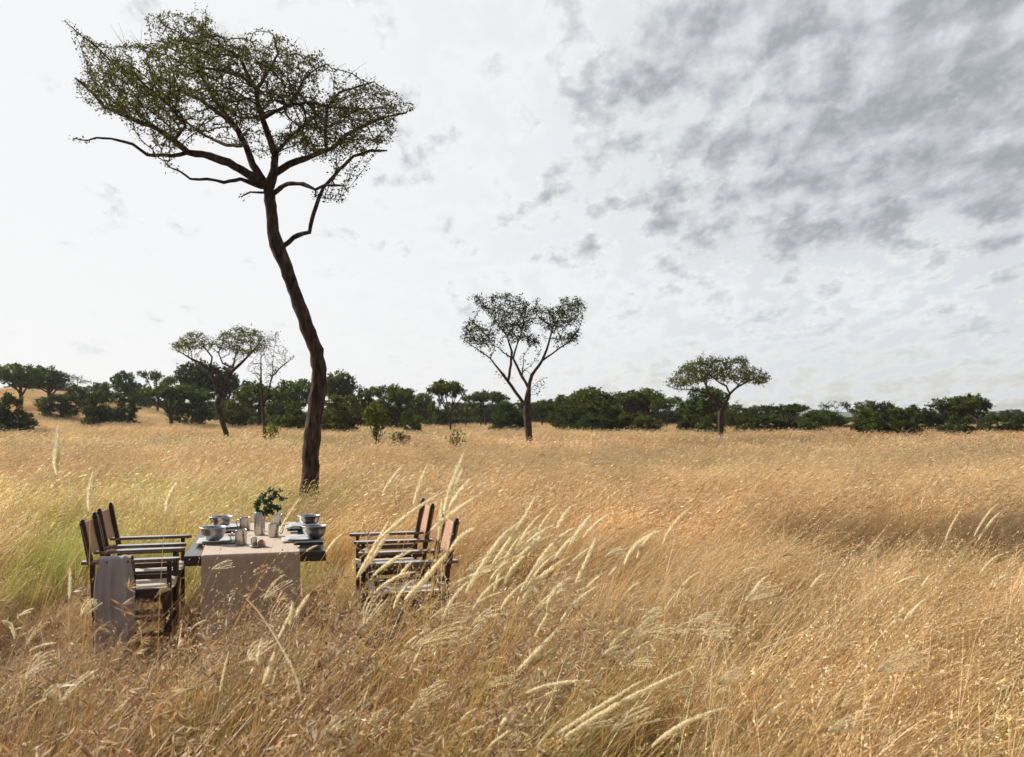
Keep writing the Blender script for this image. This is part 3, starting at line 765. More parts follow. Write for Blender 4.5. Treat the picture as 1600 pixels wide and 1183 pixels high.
def big_acacia():
    rng = np.random.default_rng(7); D = 13.3
    z4 = lambda u, v: (80 + u / 2.667, v / 2.667)
    poly = [(60, 85), (130, 140), (200, 200), (250, 185), (330, 170), (390, 200), (440, 130), (425, 95), (440, 30), (520, 50), (590, 85), (640, 15), (690, 125),
            (770, 155), (830, 180), (900, 190), (935, 150), (1010, 180), (1060, 240), (1150, 215), (1165, 290), (1110, 330), (1200, 345), (1290, 340), (1360, 365),
            (1440, 400), (1500, 455), (1440, 500), (1430, 560), (1380, 610), (1310, 640), (1200, 650), (1100, 690), (1010, 640), (930, 680), (860, 640), (790, 600),
            (700, 560), (640, 600), (570, 590), (500, 640), (410, 590), (340, 540), (270, 500), (220, 465), (150, 420), (110, 330), (140, 250), (200, 240)]
    dense = [(240, 250), (330, 240), (470, 170), (560, 120), (650, 130), (760, 190), (900, 220), (1050, 250), (1120, 300), (1050, 400), (900, 470), (860, 560), (760, 470), (640, 420), (540, 430), (450, 480), (300, 470), (180, 380)]
    rgt = [(1100, 360), (1290, 350), (1430, 410), (1400, 520), (1250, 600), (1080, 640), (980, 600), (1000, 480)]
    W, att, loc = traced_tree(D, 482, z4, [(poly, 1150), (dense, 1900), (rgt, 420)], 2.1, 0, rng, clump=.55, clf=1.25)
    q = lambda px, py, dy=0: W((px - 80) * 2.667, py * 2.667, dy)
    m = D / F
    tr = [q(482, 826), q(483, 800), q(483.5, 749), q(485.5, 702), q(490.6, 660), q(497, 609), q(499, 576), q(494, 546), q(479, 508), q(466.6, 474), q(454, 436), q(443, 407), q(433, 381), q(427, 360), q(424, 330), q(421, 301), q(418, 288)]
    rr = [v * m / 2 for v in (42, 34, 28, 26, 25, 24, 22.5, 22, 21, 19.5, 19, 19.5, 23, 18.5, 17, 19, 16)]
    WID = {1: (8, 4), 2: (13, 3), 3: (9, 3), 4: (15, 4), 5: (8, 3), 6: (13, 3), 7: (16, 3), 8: (7, 1.6), 9: (7, 2), 10: (8, 2.5), 11: (6, 1.6), 12: (6, 2), 13: (5, 2), 14: (7, 2), 15: (4, 2), 16: (7, 2), 17: (7, 2), 18: (3, 1)}
    cntr = [0]
    def Lm(par, pts, depth):
        n = len(pts); cntr[0] += 1; a, b = WID[cntr[0]]
        return (par, 0, [W(u, v, depth * (k / (n - 1)) ** 1.1) for k, (u, v) in enumerate(pts)], [(a + (b - a) * (k / (n - 1)) ** .8) * m / 2 for k in range(n)])
    limbs = [(None, 0, tr, rr),
        Lm(0, [(972, 1018), (1010, 985), (1050, 968), (1076, 962), (1095, 880), (1115, 820), (1135, 775), (1200, 700), (1260, 645), (1330, 622), (1400, 622)], -.5),
        Lm(0, [(915, 770), (930, 718), (990, 680), (1060, 655), (1120, 630), (1170, 615), (1210, 570), (1260, 540), (1330, 505), (1400, 480), (1480, 465)], .7),
        Lm(0, [(925, 800), (955, 778), (985, 760), (1050, 760), (1100, 785), (1140, 765), (1225, 770)], -.9),
        Lm(0, [(905, 770), (930, 700), (935, 640), (905, 560), (880, 490), (860, 430), (855, 370), (820, 310), (790, 230)], -.7),
        Lm(4, [(880, 490), (930, 460), (1000, 430), (1080, 420)], -1.2),
        Lm(0, [(890, 755), (840, 680), (810, 600), (780, 540), (720, 480), (660, 440), (600, 400), (540, 370), (480, 330)], .8),
        Lm(0, [(885, 760), (820, 720), (740, 670), (660, 645), (570, 630), (510, 580), (440, 530), (360, 500), (290, 470), (220, 440), (170, 380), (100, 320)], .3),
        Lm(7, [(570, 630), (500, 645), (400, 640), (340, 595), (250, 572), (190, 568), (150, 580), (90, 570)], -.9),
        Lm(0, [(875, 775), (790, 740), (720, 755), (650, 740), (580, 740), (540, 710), (490, 690)], -1.2),
        Lm(6, [(780, 540), (700, 440), (640, 340), (605, 260), (610, 190), (635, 100)], 1.1),
        Lm(7, [(510, 580), (560, 520), (500, 440), (430, 380), (330, 330), (260, 260), (190, 190), (120, 140), (60, 85)], .9),
        Lm(4, [(855, 370), (900, 300), (945, 220), (930, 150)], .2),
        Lm(5, [(1000, 430), (1050, 330), (1100, 285), (1150, 262)], -.6),
        Lm(2, [(1150, 620), (1140, 560), (1150, 450), (1200, 380), (1280, 355), (1345, 335)], .2),
        Lm(0, [(885, 797), (830, 795), (790, 815)], -.4),
        Lm(6, [(810, 600), (730, 600), (640, 560), (570, 510), (500, 480)], 1.5),
        Lm(4, [(930, 640), (1000, 560), (1080, 500), (1150, 430)], 1.4),
        Lm(3, [(1100, 785), (1102, 815), (1150, 822), (1210, 825)], -.9)]
    t, c = make_tree('acacia', limbs, att, rng, leafmat='leaf', step=.085, infl=1.0, kill=.125, iters=70, trunk_r=.13, tip_r=.0048, power=2.1, leaf_r=.0135, leaves=9, leaf=.040, lw=.55, hub=W(900, 790), radial=.45, jit=.14, bare=(.9, 1.1, .25, 1.1, .2, 0, .2, .25, 1.1, .9, 0, 0, 0, 0, 0, .5, 0, 0, .5),
                     spread=.036, lcols=((.085, .10, .02), (.06, .075, .018), (.12, .14, .028)), maxn=14000, sides=(10, 4), twigs=900, minr=.0034)
    print('big acacia nodes', len(c.data.polygons), len(t.data.polygons))
    # bend the trace off its plane a little so the trunk is not flat
    plant('acacia_tree', t, c, (loc[0], loc[1], loc[2] - .02), 0, 'tall leaning acacia with long bent bare trunk behind the table', 'tree')

def mid_trees():
    mk = dict(tip_r=.008, lcols=((.045, .06, .022), (.06, .08, .025), (.035, .05, .02)))
    # --- second acacia: several upright forks, clumps of foliage at the ends
    rng = np.random.default_rng(3); D = 38.; z7 = lambda u, v: (480 + u / 3.077, 440 + v / 3.077)
    polys = [([(790, 75), (900, 65), (1010, 75), (1060, 110), (1130, 80), (1125, 150), (1070, 220), (1040, 300), (960, 290), (910, 220), (860, 150), (800, 110)], 800),
             ([(1130, 150), (1200, 130), (1240, 85), (1330, 90), (1325, 130), (1260, 150), (1310, 175), (1240, 230), (1150, 240), (1110, 200)], 500),
             ([(740, 220), (790, 180), (830, 215), (880, 240), (910, 290), (860, 320), (800, 310), (750, 265)], 200),
             ([(1190, 270), (1240, 240), (1300, 240), (1315, 290), (1260, 310), (1200, 300)], 90), ([(1040, 270), (1100, 260), (1110, 290), (1060, 310)], 40)]
    W, att, loc = traced_tree(D, 825.5, z7, polys, 1.7, 0, rng, clump=.25, clf=2.2)
    def Lm(par, pts, depth, rr=None):
        n = len(pts); return (par, 0, [W(u, v, depth * (k / (n - 1)) ** 1.1) for k, (u, v) in enumerate(pts)], rr)
    m = D / F / 3.077
    limbs = [(None, 0, [W(1066, 860), W(1067, 760), W(1062, 680), W(1058, 600), W(1060, 560), W(1065, 520)], [v * m / 2 for v in (42, 34, 34, 36, 30, 22)]),
             Lm(0, [(1045, 590), (1000, 530), (965, 480), (920, 420), (880, 370), (810, 320), (755, 280)], .6, [m * .72 * v for v in (11, 11, 10, 7, 5, 3, 2)]),
             Lm(1, [(965, 480), (980, 400), (985, 340), (960, 260), (900, 180), (850, 110)], -.4, [m * .72 * v for v in (9, 9, 8, 5, 3, 2)]),
             Lm(0, [(1063, 510), (1020, 430), (990, 370), (1010, 300), (1040, 200), (1050, 120)], .7, [m * .72 * v for v in (10, 9, 8, 5, 4, 2)]),
             Lm(0, [(1065, 520), (1080, 450), (1130, 380), (1160, 300), (1180, 220), (1230, 150), (1300, 100)], -.5, [m * .72 * v for v in (12, 11, 9, 7, 5, 3, 2)]),
             Lm(4, [(1130, 380), (1200, 330), (1260, 290), (1300, 240), (1325, 170)], .6, [m * .72 * v for v in (7, 5, 4, 3, 2)]),
             Lm(0, [(1075, 545), (1110, 540), (1120, 510), (1140, 495)], -.5), Lm(0, [(1075, 520), (1110, 480), (1140, 465)], .4),
             Lm(3, [(1035, 440), (1040, 360), (1090, 280)], -.8), Lm(4, [(1050, 425), (1100, 380), (1115, 350)], .3),
             Lm(1, [(880, 370), (900, 330), (860, 260), (800, 200)], 1.1), Lm(1, [(960, 470), (915, 445)], .2), Lm(2, [(985, 370), (940, 340), (880, 290)], -.9)]
    t, c = make_tree('a', limbs, att, rng, step=.22, infl=2.2, kill=.24, iters=50, trunk_r=.17, leaf_r=.03, leaves=10, leaf=.11, lw=.4, spread=.09, hub=W(1060, 560), radial=.4, maxn=6000, sides=(8, 4), minr=.010, twigs=0, **mk)
    plant('acacia_tree', t, c, loc, 0, 'forked slender acacia with clumped crown standing alone right of centre', 'tree')
    # --- flat topped acacia to the right
    rng = np.random.default_rng(4); D = 44.; z8 = lambda u, v: (980 + u / 2.581, 520 + v / 2.581)
    polys = [([(160, 190), (240, 130), (320, 95), (400, 110), (480, 95), (490, 140), (560, 165), (575, 190), (545, 215), (480, 205), (420, 200), (360, 195), (300, 205), (220, 220), (160, 215)], 950)]
    W, att, loc = traced_tree(D, 1127, z8, polys, 2.4, 0, rng, clump=.32, clf=2.6); m = D / F / 2.581
    limbs = [(None, 0, [W(380, 465), W(378, 410), W(376, 350), W(380, 315), (W(385, 302))], [v * m / 2 for v in (24, 20, 22, 22, 16)]),
             Lm(0, [(380, 310), (400, 280), (415, 245), (450, 215), (510, 185), (560, 185)], .5, [m * v for v in (7, 6, 5, 4, 3, 1.5)]),
             Lm(1, [(415, 245), (400, 215), (370, 200), (330, 170), (270, 150)], -.7, [m * v for v in (4, 4, 3, 2.5, 1.5)]),
             Lm(0, [(378, 300), (340, 260), (320, 220), (310, 190), (330, 140)], .9, [m * v for v in (5, 4, 3.5, 3, 1.5)]),
             Lm(3, [(330, 245), (260, 228), (200, 228), (165, 215)], .3, [m * v for v in (3, 2.5, 2, 1.2)]),
             Lm(1, [(450, 215), (400, 160), (420, 120)], 1.2), Lm(1, [(400, 300), (425, 298), (440, 282)], -.2),
             Lm(3, [(320, 200), (280, 190), (230, 150)], 1.4), Lm(1, [(440, 220), (480, 170), (480, 110)], -1.3)]
    t, c = make_tree('a', limbs, att, rng, step=.2, infl=2.2, kill=.24, iters=50, trunk_r=.17, leaf_r=.03, leaves=9, leaf=.12, lw=.4, hub=W(380, 330), radial=.35, spread=.085, maxn=6000, sides=(8, 4), minr=.010, tip_r=.008,
                     lcols=((.07, .09, .03), (.05, .065, .025), (.09, .11, .04)))
    plant('acacia_tree', t, c, loc, 0, 'umbrella acacia with wide flat crown standing alone on the right', 'tree')
    # --- forked acacia left of the big trunk
    rng = np.random.default_rng(6); D = 42.; z6 = lambda u, v: (u / 3.077, 480 + v / 3.077)
    polys = [([(815, 185), (880, 150), (960, 120), (1010, 150), (1000, 200), (940, 215), (870, 215), (820, 200)], 260),
             ([(1020, 190), (1060, 130), (1110, 110), (1200, 105), (1260, 130), (1290, 180), (1260, 225), (1180, 240), (1120, 225), (1060, 235)], 480)]
    W, att, loc = traced_tree(D, 352, z6, polys, 1.8, 0, rng, clump=.3, clf=2.6); m = D / F / 3.077
    limbs = [(None, 0, [W(1090, 650), W(1085, 600), W(1065, 530), W(1045, 470), W(1055, 420)], [v * m / 2 for v in (26, 26, 26, 30, 24)]),
             Lm(0, [(1050, 430), (1035, 370), (1010, 300), (965, 270), (905, 240), (840, 200)], .6, [m * v for v in (9, 9, 8, 6, 4, 2)]),
             Lm(0, [(1060, 420), (1085, 350), (1125, 300), (1170, 260), (1210, 220), (1250, 160)], -.5, [m * v for v in (9, 9, 8, 6, 4, 2)]),
             Lm(2, [(1125, 295), (1070, 270), (1050, 220), (1080, 150)], .8, [m * v for v in (5, 4, 3, 1.5)]), Lm(1, [(1010, 300), (1020, 240), (980, 190), (950, 140)], -.7, [m * v for v in (5, 4, 3, 1.5)]),
             Lm(2, [(1120, 290), (1130, 240), (1170, 170), (1180, 120)], -1.1), Lm(0, [(1080, 570), (1100, 560), (1095, 535)], .2)]
    t, c = make_tree('a', limbs, att, rng, step=.2, infl=2.2, kill=.25, iters=50, trunk_r=.17, leaf_r=.03, leaves=8, leaf=.13, lw=.32, hub=W(1050, 420), radial=.4, spread=.09, maxn=6000, sides=(8, 4), minr=.010, tip_r=.008,
                     lcols=((.10, .12, .03), (.07, .09, .025), (.12, .14, .04)))
    plant('acacia_tree', t, c, loc, 0, 'forked acacia with thin bright green crown left of the big bent trunk', 'tree')
    # --- sparse, almost bare tree beside it
    rng = np.random.default_rng(8); D = 43.
    polys = [([(1180, 270), (1230, 230), (1250, 150), (1310, 115), (1350, 120), (1360, 180), (1420, 220), (1420, 260), (1370, 290), (1330, 340), (1300, 380), (1240, 340), (1190, 310)], 420)]
    W, att, loc = traced_tree(D, 413, z6, polys, 1.4, 0, rng, clump=.2, clf=2.6); m = D / F / 3.077
    limbs = [(None, 0, [W(1272, 670), W(1272, 600), W(1265, 500), W(1258, 400), W(1255, 330), W(1255, 240)], [v * m / 2 for v in (20, 17, 15, 12, 8, 4)]),
             Lm(0, [(1268, 480), (1290, 400), (1310, 330), (1360, 280), (1415, 240)], .5, [m * v for v in (5, 4.5, 4, 3, 1.5)]),
             Lm(1, [(1310, 330), (1315, 240), (1325, 160), (1330, 120)], -.4), Lm(0, [(1258, 370), (1225, 320), (1185, 300)], -.4)]
    t, c = make_tree('a', limbs, att, rng, step=.2, infl=2.2, kill=.26, iters=50, trunk_r=.12, leaf_r=.02, leaves=2, leaf=.10, lw=.35, spread=.12, maxn=6000, sides=(7, 3), minr=.010, tip_r=.009,
                     lcols=((.05, .055, .03), (.04, .045, .025)))
    plant('sparse_tree', t, c, loc, 0, 'nearly bare slender tree close left of the big bent trunk', 'tree')

def blob_attr(rng, blobs, n):
    tot = sum(b[3] * b[4] * b[5] for b in blobs); out = []
    for cx, cy, cz, rx, ry, rz in blobs:
        m = max(8, int(n * rx * ry * rz / tot)); d = rng.normal(size=(m, 3)); d /= np.linalg.norm(d, axis=1)[:, None]
        out.append(np.array([cx, cy, cz]) + d * (rng.uniform(.15, 1, m) ** .45)[:, None] * (rx, ry, rz))
    return np.concatenate(out)
DARK = ((.062, .088, .034), (.085, .115, .040), (.050, .070, .028)); OLIVE = ((.075, .095, .034), (.10, .125, .042), (.058, .076, .03)); FRESH = ((.08, .105, .03), (.11, .14, .04), (.06, .08, .025))
def proto_tree(kind, seed):
    """tree kinds of the far woodland, unit height, about unit width"""
    rng = np.random.default_rng(seed); bl = []
    cols = DARK if seed % 3 else OLIVE
    if kind == 'umbrella':
        for a in range(7): bl.append((rng.uniform(-.42, .42), rng.uniform(-.4, .4), .86 + rng.uniform(-.06, .05), .26, .26, .085))
        bl.append((0, 0, .93, .3, .3, .07)); cols = OLIVE if seed % 2 else DARK
        limbs = [(None, 0, [(0, 0, -.15), (0, 0, 0), (.02, 0, .25), (-.01, 0, .42)], [.035, .03, .026, .022])]
        for a in range(6):
            th = a * 1.05 + rng.uniform(-.3, .3); r = rng.uniform(.25, .4)
            limbs.append((0, 0, [(0, 0, .30 + .03 * a), (math.cos(th) * r * .45, math.sin(th) * r * .45, .6), (math.cos(th) * r, math.sin(th) * r, .82)], [.018, .013, .006]))
        n, lf, lv = 330, .052, 13
    elif kind == 'round':
        for a in range(9):
            th = rng.uniform(0, 6.28); r = rng.uniform(.05, .30); bl.append((math.cos(th) * r, math.sin(th) * r, rng.uniform(.52, .86), .2, .2, .14))
        bl.append((0, 0, .7, .3, .3, .22))
        limbs = [(None, 0, [(0, 0, -.15), (0, 0, 0), (.02, 0, .2), (.0, 0, .42), (.01, 0, .6)], [.04, .034, .03, .024, .015])]
        for a in range(5):
            th = a * 1.26 + rng.uniform(-.3, .3); limbs.append((0, 0, [(0, 0, .28 + .05 * a), (math.cos(th) * .15, math.sin(th) * .15, .5), (math.cos(th) * .3, math.sin(th) * .3, .7)], [.018, .012, .006]))
        n, lf, lv = 420, .05, 15
    elif kind == 'open':
        for a in range(6):
            th = a * 1.05 + rng.uniform(-.4, .4); r = rng.uniform(.18, .40); bl.append((math.cos(th) * r, math.sin(th) * r, rng.uniform(.62, .90), .15, .15, .10))
        limbs = [(None, 0, [(0, 0, -.15), (0, 0, 0), (-.02, 0, .2), (.03, 0, .4)], [.032, .028, .025, .02])]
        for b in bl: limbs.append((0, 0, [(0, 0, rng.uniform(.2, .4)), (b[0] * .5, b[1] * .5, b[2] * .68), b[:3]], [.014, .010, .005]))
        n, lf, lv = 260, .05, 11
    elif kind == 'thin':
        for a in range(6):
            th = a * 1.05 + rng.uniform(-.4, .4); r = rng.uniform(.1, .38); bl.append((math.cos(th) * r, math.sin(th) * r, rng.uniform(.6, .92), .17, .17, .12))
        limbs = [(None, 0, [(0, 0, -.15), (0, 0, 0), (.02, 0, .3), (0, 0, .6)], [.026, .022, .018, .01])]
        n, lf, lv = 200, .04, 4
    else:                                                            # bush: foliage nearly to the ground
        for a in range(13):
            th = rng.uniform(0, 6.28); r = rng.uniform(.05, .42); zc = rng.uniform(.16, .92); r *= (1.2 - zc * .55); q = rng.uniform(.10, .19)
            bl.append((math.cos(th) * r, math.sin(th) * r, zc, q, q, q * .8))
        bl.append((rng.uniform(-.1, .1), 0, .36, .30, .30, .28))
        limbs = [(None, 0, [(0, 0, -.2), (0, 0, 0), (.02, 0, .2), (.0, 0, .5)], [.03, .026, .02, .01])]
        for a in range(5):
            th = a * 1.26; limbs.append((0, 0, [(0, 0, .02), (math.cos(th) * .14, math.sin(th) * .14, .25), (math.cos(th) * .3, math.sin(th) * .3, .5)], [.015, .011, .006]))
        n, lf, lv = 520, .052, 16
    if kind == 'sapling': pass
    att = blob_attr(rng, bl, n)
    t, c = make_tree(kind, limbs, att, rng, step=.045, infl=.6, kill=.06, iters=30, trunk_r=.035, tip_r=.0028, leaf_r=.0085, leaves=lv, leaf=lf, lw=.5, spread=.026,
                     lcols=cols, bark='bark_far', maxn=1700, sides=(6, 3), minr=.0022)
    co = np.zeros(len(c.data.vertices) * 3); c.data.vertices.foreach_get('co', co); co = co.reshape(-1, 3)
    lo = np.percentile(co, 2, 0); hi = np.percentile(co, 98.5, 0); k = (2 / (hi[0] - lo[0] + hi[1] - lo[1])) * 1.02, 1 / hi[2]
    for o in (t, c):
        o.data.transform(Matrix.Diagonal((k[0], k[0], k[1], 1)))
    return t, c

# (kind, centre px, width px, top px, foot px or None, distance, label)
WOOD = [
 ('round', 32, 60, 571, 636, 92, 'round dark tree highest on the far left slope'),
 ('round', 76, 52, 575, 632, 97, 'dark tree right beside the round one on the far left slope'),
 ('thin', 121, 26, 586, None, 128, 'tiny thin crowned tree showing between the left slope trees and bushes'),
 ('bush', 14, 64, 620, 662, 60, 'low spreading dark green shrub cut off by the left picture edge'),
 ('bush', 94, 46, 617, 648, 80, 'loose greyish bush on the brown left slope'),
 ('bush', 130, 44, 603, 642, 100, 'dark bush high on the left slope behind the two round green bushes'),
 ('round', 194, 34, 582, 640, 112, 'small lollipop shaped tree rising above the left bushes'),
 ('bush', 148, 40, 617, 667, 70, 'round green bush with short dark stem, left one of a pair'),
 ('bush', 191, 48, 618, 658, 76, 'round green bush, right one of a pair on the left'),
 ('open', 247, 50, 580, 640, 118, 'tree with three small dark crown clumps above the left umbrella tree'),
 ('bush', 167, 34, 598, 640, 116, 'dark bush behind the gap between the paired round bushes'),
 ('bush', 216, 34, 604, 642, 122, 'dark bush behind and right of the paired round bushes'),
 ('umbrella', 266, 92, 603, 652, 78, 'low wide umbrella tree with thin dark stem on the left'),
 ('bush', 299, 58, 612, 653, 84, 'broad dark bush just left of the thin bright acacia'),
 ('round', 312, 72, 568, 650, 90, 'dark rounded tree right behind the thin bright acacia'),
 ('round', 358, 32, 583, 650, 92, 'small dark crown between the thin bright acacia and the sparse tree'),
 ('bush', 372, 50, 610, None, 82, 'dark bush behind the foot of the thin bright acacia'),
 ('round', 405, 62, 598, None, 88, 'dark tree behind the bare sparse tree'),
 ('bush', 436, 50, 606, None, 76, 'dark bush between the sparse tree and the big trunk'),
 ('bush', 461, 44, 630, 671, 62, 'lower green bush touching the big trunk on its left'),
 ('round', 465, 56, 595, None, 92, 'tree crown peeping out left of the big trunk'),
 ('round', 531, 46, 584, None, 80, 'tall bushy dark tree close right of the big trunk'),
 ('bush', 538, 62, 620, 670, 62, 'large dark green bush at the right foot of the big trunk'),
 ('bush', 568, 50, 607, None, 84, 'dark bush behind the pale green sapling'),
 ('umbrella', 611, 54, 603, None, 86, 'flat crowned tree behind and right of the pale green sapling'),
 ('bush', 619, 44, 614, 660, 72, 'dark bush below the flat crowned tree right of the sapling'),
 ('bush', 643, 28, 647, 672, 58, 'small round bush alone in front of the trees right of the sapling'),
 ('round', 654, 42, 616, None, 92, 'dark tree in the row left of the small umbrella acacia'),
 ('bush', 686, 34, 627, None, 88, 'low dark bush behind the small umbrella acacia, on its left'),
 ('umbrella', 703, 60, 596, 671, 60, 'small umbrella acacia with dark trunk left of the forked acacia'),
 ('umbrella', 760, 58, 612, 666, 86, 'pale topped umbrella tree between the small and the forked acacia'),
 ('open', 728, 34, 628, 667, 82, 'thin stemmed tree just right of the small umbrella acacia'),
 ('open', 752, 34, 630, 667, 84, 'middle one of the thin stemmed trees left of the forked acacia'),
 ('open', 779, 34, 632, 668, 80, 'thin stemmed tree nearest the forked acacia on its left'),
 ('bush', 799, 46, 634, 672, 64, 'round green bush at the left foot of the forked acacia'),
 ('round', 847, 34, 626, None, 95, 'dark tree behind the forked acacia trunk, on its right'),
 ('bush', 887, 52, 635, 673, 64, 'green bush right of the forked acacia, first of the thicket'),
 ('round', 888, 50, 619, None, 88, 'dark tree behind the first bush right of the forked acacia'),
 ('round', 922, 58, 608, None, 80, 'tall dark crown at the left end of the central thicket'),
 ('bush', 953, 70, 631, 674, 62, 'large bright edged green bush in front of the central thicket'),
 ('round', 981, 62, 612, None, 82, 'rounded dark crown in the middle of the central thicket'),
 ('bush', 925, 44, 650, 674, 60, 'low bush at the foot of the central thicket'),
 ('round', 1012, 52, 609, None, 84, 'dark crown at the right end of the central thicket'),
 ('bush', 1000, 50, 648, 675, 60, 'low dark bush below the right end of the central thicket'),
 ('open', 1042, 46, 621, 672, 74, 'open tree with see through crown left of the flat topped acacia'),
 ('round', 1104, 60, 606, None, 66, 'round dark crown right behind the flat topped acacia'),
 ('bush', 1072, 32, 645, 674, 60, 'small bush below left of the flat topped acacia'),
 ('bush', 1106, 38, 650, 675, 58, 'bright green bush at the foot of the flat topped acacia'),
 ('bush', 1143, 30, 645, None, 74, 'dark bush right behind the flat topped acacia trunk'),
 ('bush', 1167, 36, 653, 676, 58, 'low bush right of the flat topped acacia trunk'),
 ('umbrella', 1184, 42, 635, None, 82, 'small flat crowned tree right of the flat topped acacia'),
 ('bush', 1200, 46, 653, 676, 60, 'wide low green bush under the small flat crowned tree'),
 ('umbrella', 1227, 54, 632, 672, 64, 'dark dome crowned umbrella tree right of the low bushes'),
 ('bush', 1229, 40, 648, 674, 66, 'dark bush beneath the dome crowned umbrella tree'),
 ('bush', 1267, 40, 648, 676, 60, 'low bush between the dome crowned tree and the thin pale crown'),
 ('thin', 1296, 30, 627, 672, 66, 'thin pale crowned little tree on the right'),
 ('bush', 1301, 42, 643, None, 74, 'dark bush below the thin pale crown'),
 ('open', 1345, 46, 627, 672, 72, 'spreading small tree in front of the hazy hill gap'),
 ('round', 1383, 34, 630, None, 72, 'leafy top showing behind the biggest round bush on the right'),
 ('bush', 1366, 62, 640, 679, 52, 'biggest round green bush on the right, nearest the grass'),
 ('bush', 1413, 38, 640, None, 72, 'dark bush right behind the biggest round bush'),
 ('bush', 1420, 36, 659, 680, 52, 'low bush right of the biggest round bush'),
 ('bush', 1447, 46, 636, 676, 64, 'dark bush left of the tallest tree clump on the right'),
 ('round', 1490, 58, 621, 676, 64, 'tallest dark tree of the clump on the right'),
 ('round', 1527, 34, 618, 674, 66, 'knobbly crowned tree at the right end of the tall clump'),
 ('bush', 1499, 52, 652, 679, 54, 'green bush in front of the tallest clump on the right'),
 ('bush', 1546, 44, 652, 677, 58, 'low bush right of the tall clump beside the hazy hill'),
 ('bush', 1590, 44, 646, 677, 58, 'dark bush cut off by the right picture edge'),
]
def woodland():
    protos = {}
    rng = random.Random(4)
    names = dict(umbrella='umbrella_tree', round='dense_tree', open='open_crowned_tree', thin='thin_tree', bush='bush')
    cnt = {}
    for kind, px, w, top, foot, D, label in WOOD:
        nv = 6 if kind == 'bush' else (4 if kind == 'round' else 3)
        v = cnt.get(kind, 0) % nv; cnt[kind] = cnt.get(kind, 0) + 1
        x = (px - CX) / F * D; gz = float(tz(x, D))
        ztop = CH - (top - HY) / F * D; H = ztop - gz; Wd = w / F * D * 1.12
        key = (kind, v)
        nm = names[kind]
        part = dict(bush=('stems', 'foliage')).get(kind, ('trunk', 'crown'))
        r = empty(nm, (x, D, gz), rng.uniform(0, 6.28)); r.scale = (Wd, Wd * .9, H)
        if key not in protos: protos[key] = proto_tree(kind, 100 + 17 * v + len(kind))
        for o, pn in zip(protos[key], part):
            c = o.copy(); c.name = pn; COL.objects.link(c); c.parent = r
        tag(r, label, 'bush' if kind == 'bush' else 'tree', 'bushes along the far tree line' if kind == 'bush' else 'trees along the far tree line')
    # nearer saplings and shrubs standing in the grass
    def small(name, px, foot, top, wpx, D, cols, label, cat, leafn, sparse, seed, part):
        rg = np.random.default_rng(seed); x = (px - CX) / F * D; gz = float(tz(x, D)); H = CH - (top - HY) / F * D - gz; Wd = wpx / F * D
        bl = [(rg.uniform(-.28, .28) * Wd, rg.uniform(-.28, .28) * Wd, rg.uniform(.50, .86) * H, Wd * .22, Wd * .22, H * .13) for _ in range(9)]
        att = blob_attr(rg, bl, sparse)
        lm = [(None, 0, [(0, 0, -.1), (0, 0, 0), (.03, 0, H * .25), (-.03, 0, H * .45), (.02, 0, H * .7)], [.035, .03, .024, .018, .01])]
        for a in range(4):
            th = a * 1.6; lm.append((0, 0, [(0, 0, H * (.12 + .1 * a)), (math.cos(th) * Wd * .2, math.sin(th) * Wd * .2, H * .5), (math.cos(th) * Wd * .38, math.sin(th) * Wd * .38, H * .7)], [.02, .014, .007]))
        t, c = make_tree(name, lm, att, rg, step=.1, infl=1.2, kill=.13, iters=30, trunk_r=.05, tip_r=.006, leaf_r=.02, leaves=leafn, leaf=.12, lw=.5, spread=.07, lcols=cols, bark='bark_far', maxn=1500, sides=(6, 3), minr=.006)
        t.name, c.name = part
        plant(name, t, c, (x, D, gz), 0, label, cat)
    small('sapling', 588, 688, 622, 40, 34, FRESH, 'pale green leafy sapling with dark stem right of the big trunk', 'tree', 9, 260, 1, ('trunk', 'crown'))
    small('sapling', 714, 693, 664, 30, 31, FRESH, 'tiny thin sapling in the grass under the small umbrella acacia', 'tree', 3, 60, 2, ('trunk', 'crown'))
    small('shrub', 626, 690, 670, 34, 33, ((.10, .10, .06), (.12, .115, .07)), 'grey green low shrub in the grass right of the pale sapling', 'shrub', 5, 130, 3, ('stems', 'foliage'))
    small('shrub', 424, 684, 655, 26, 40, ((.14, .18, .04), (.17, .2, .05)), 'light green little shrub at the foot of the sparse tree', 'shrub', 7, 150, 5, ('stems', 'foliage'))

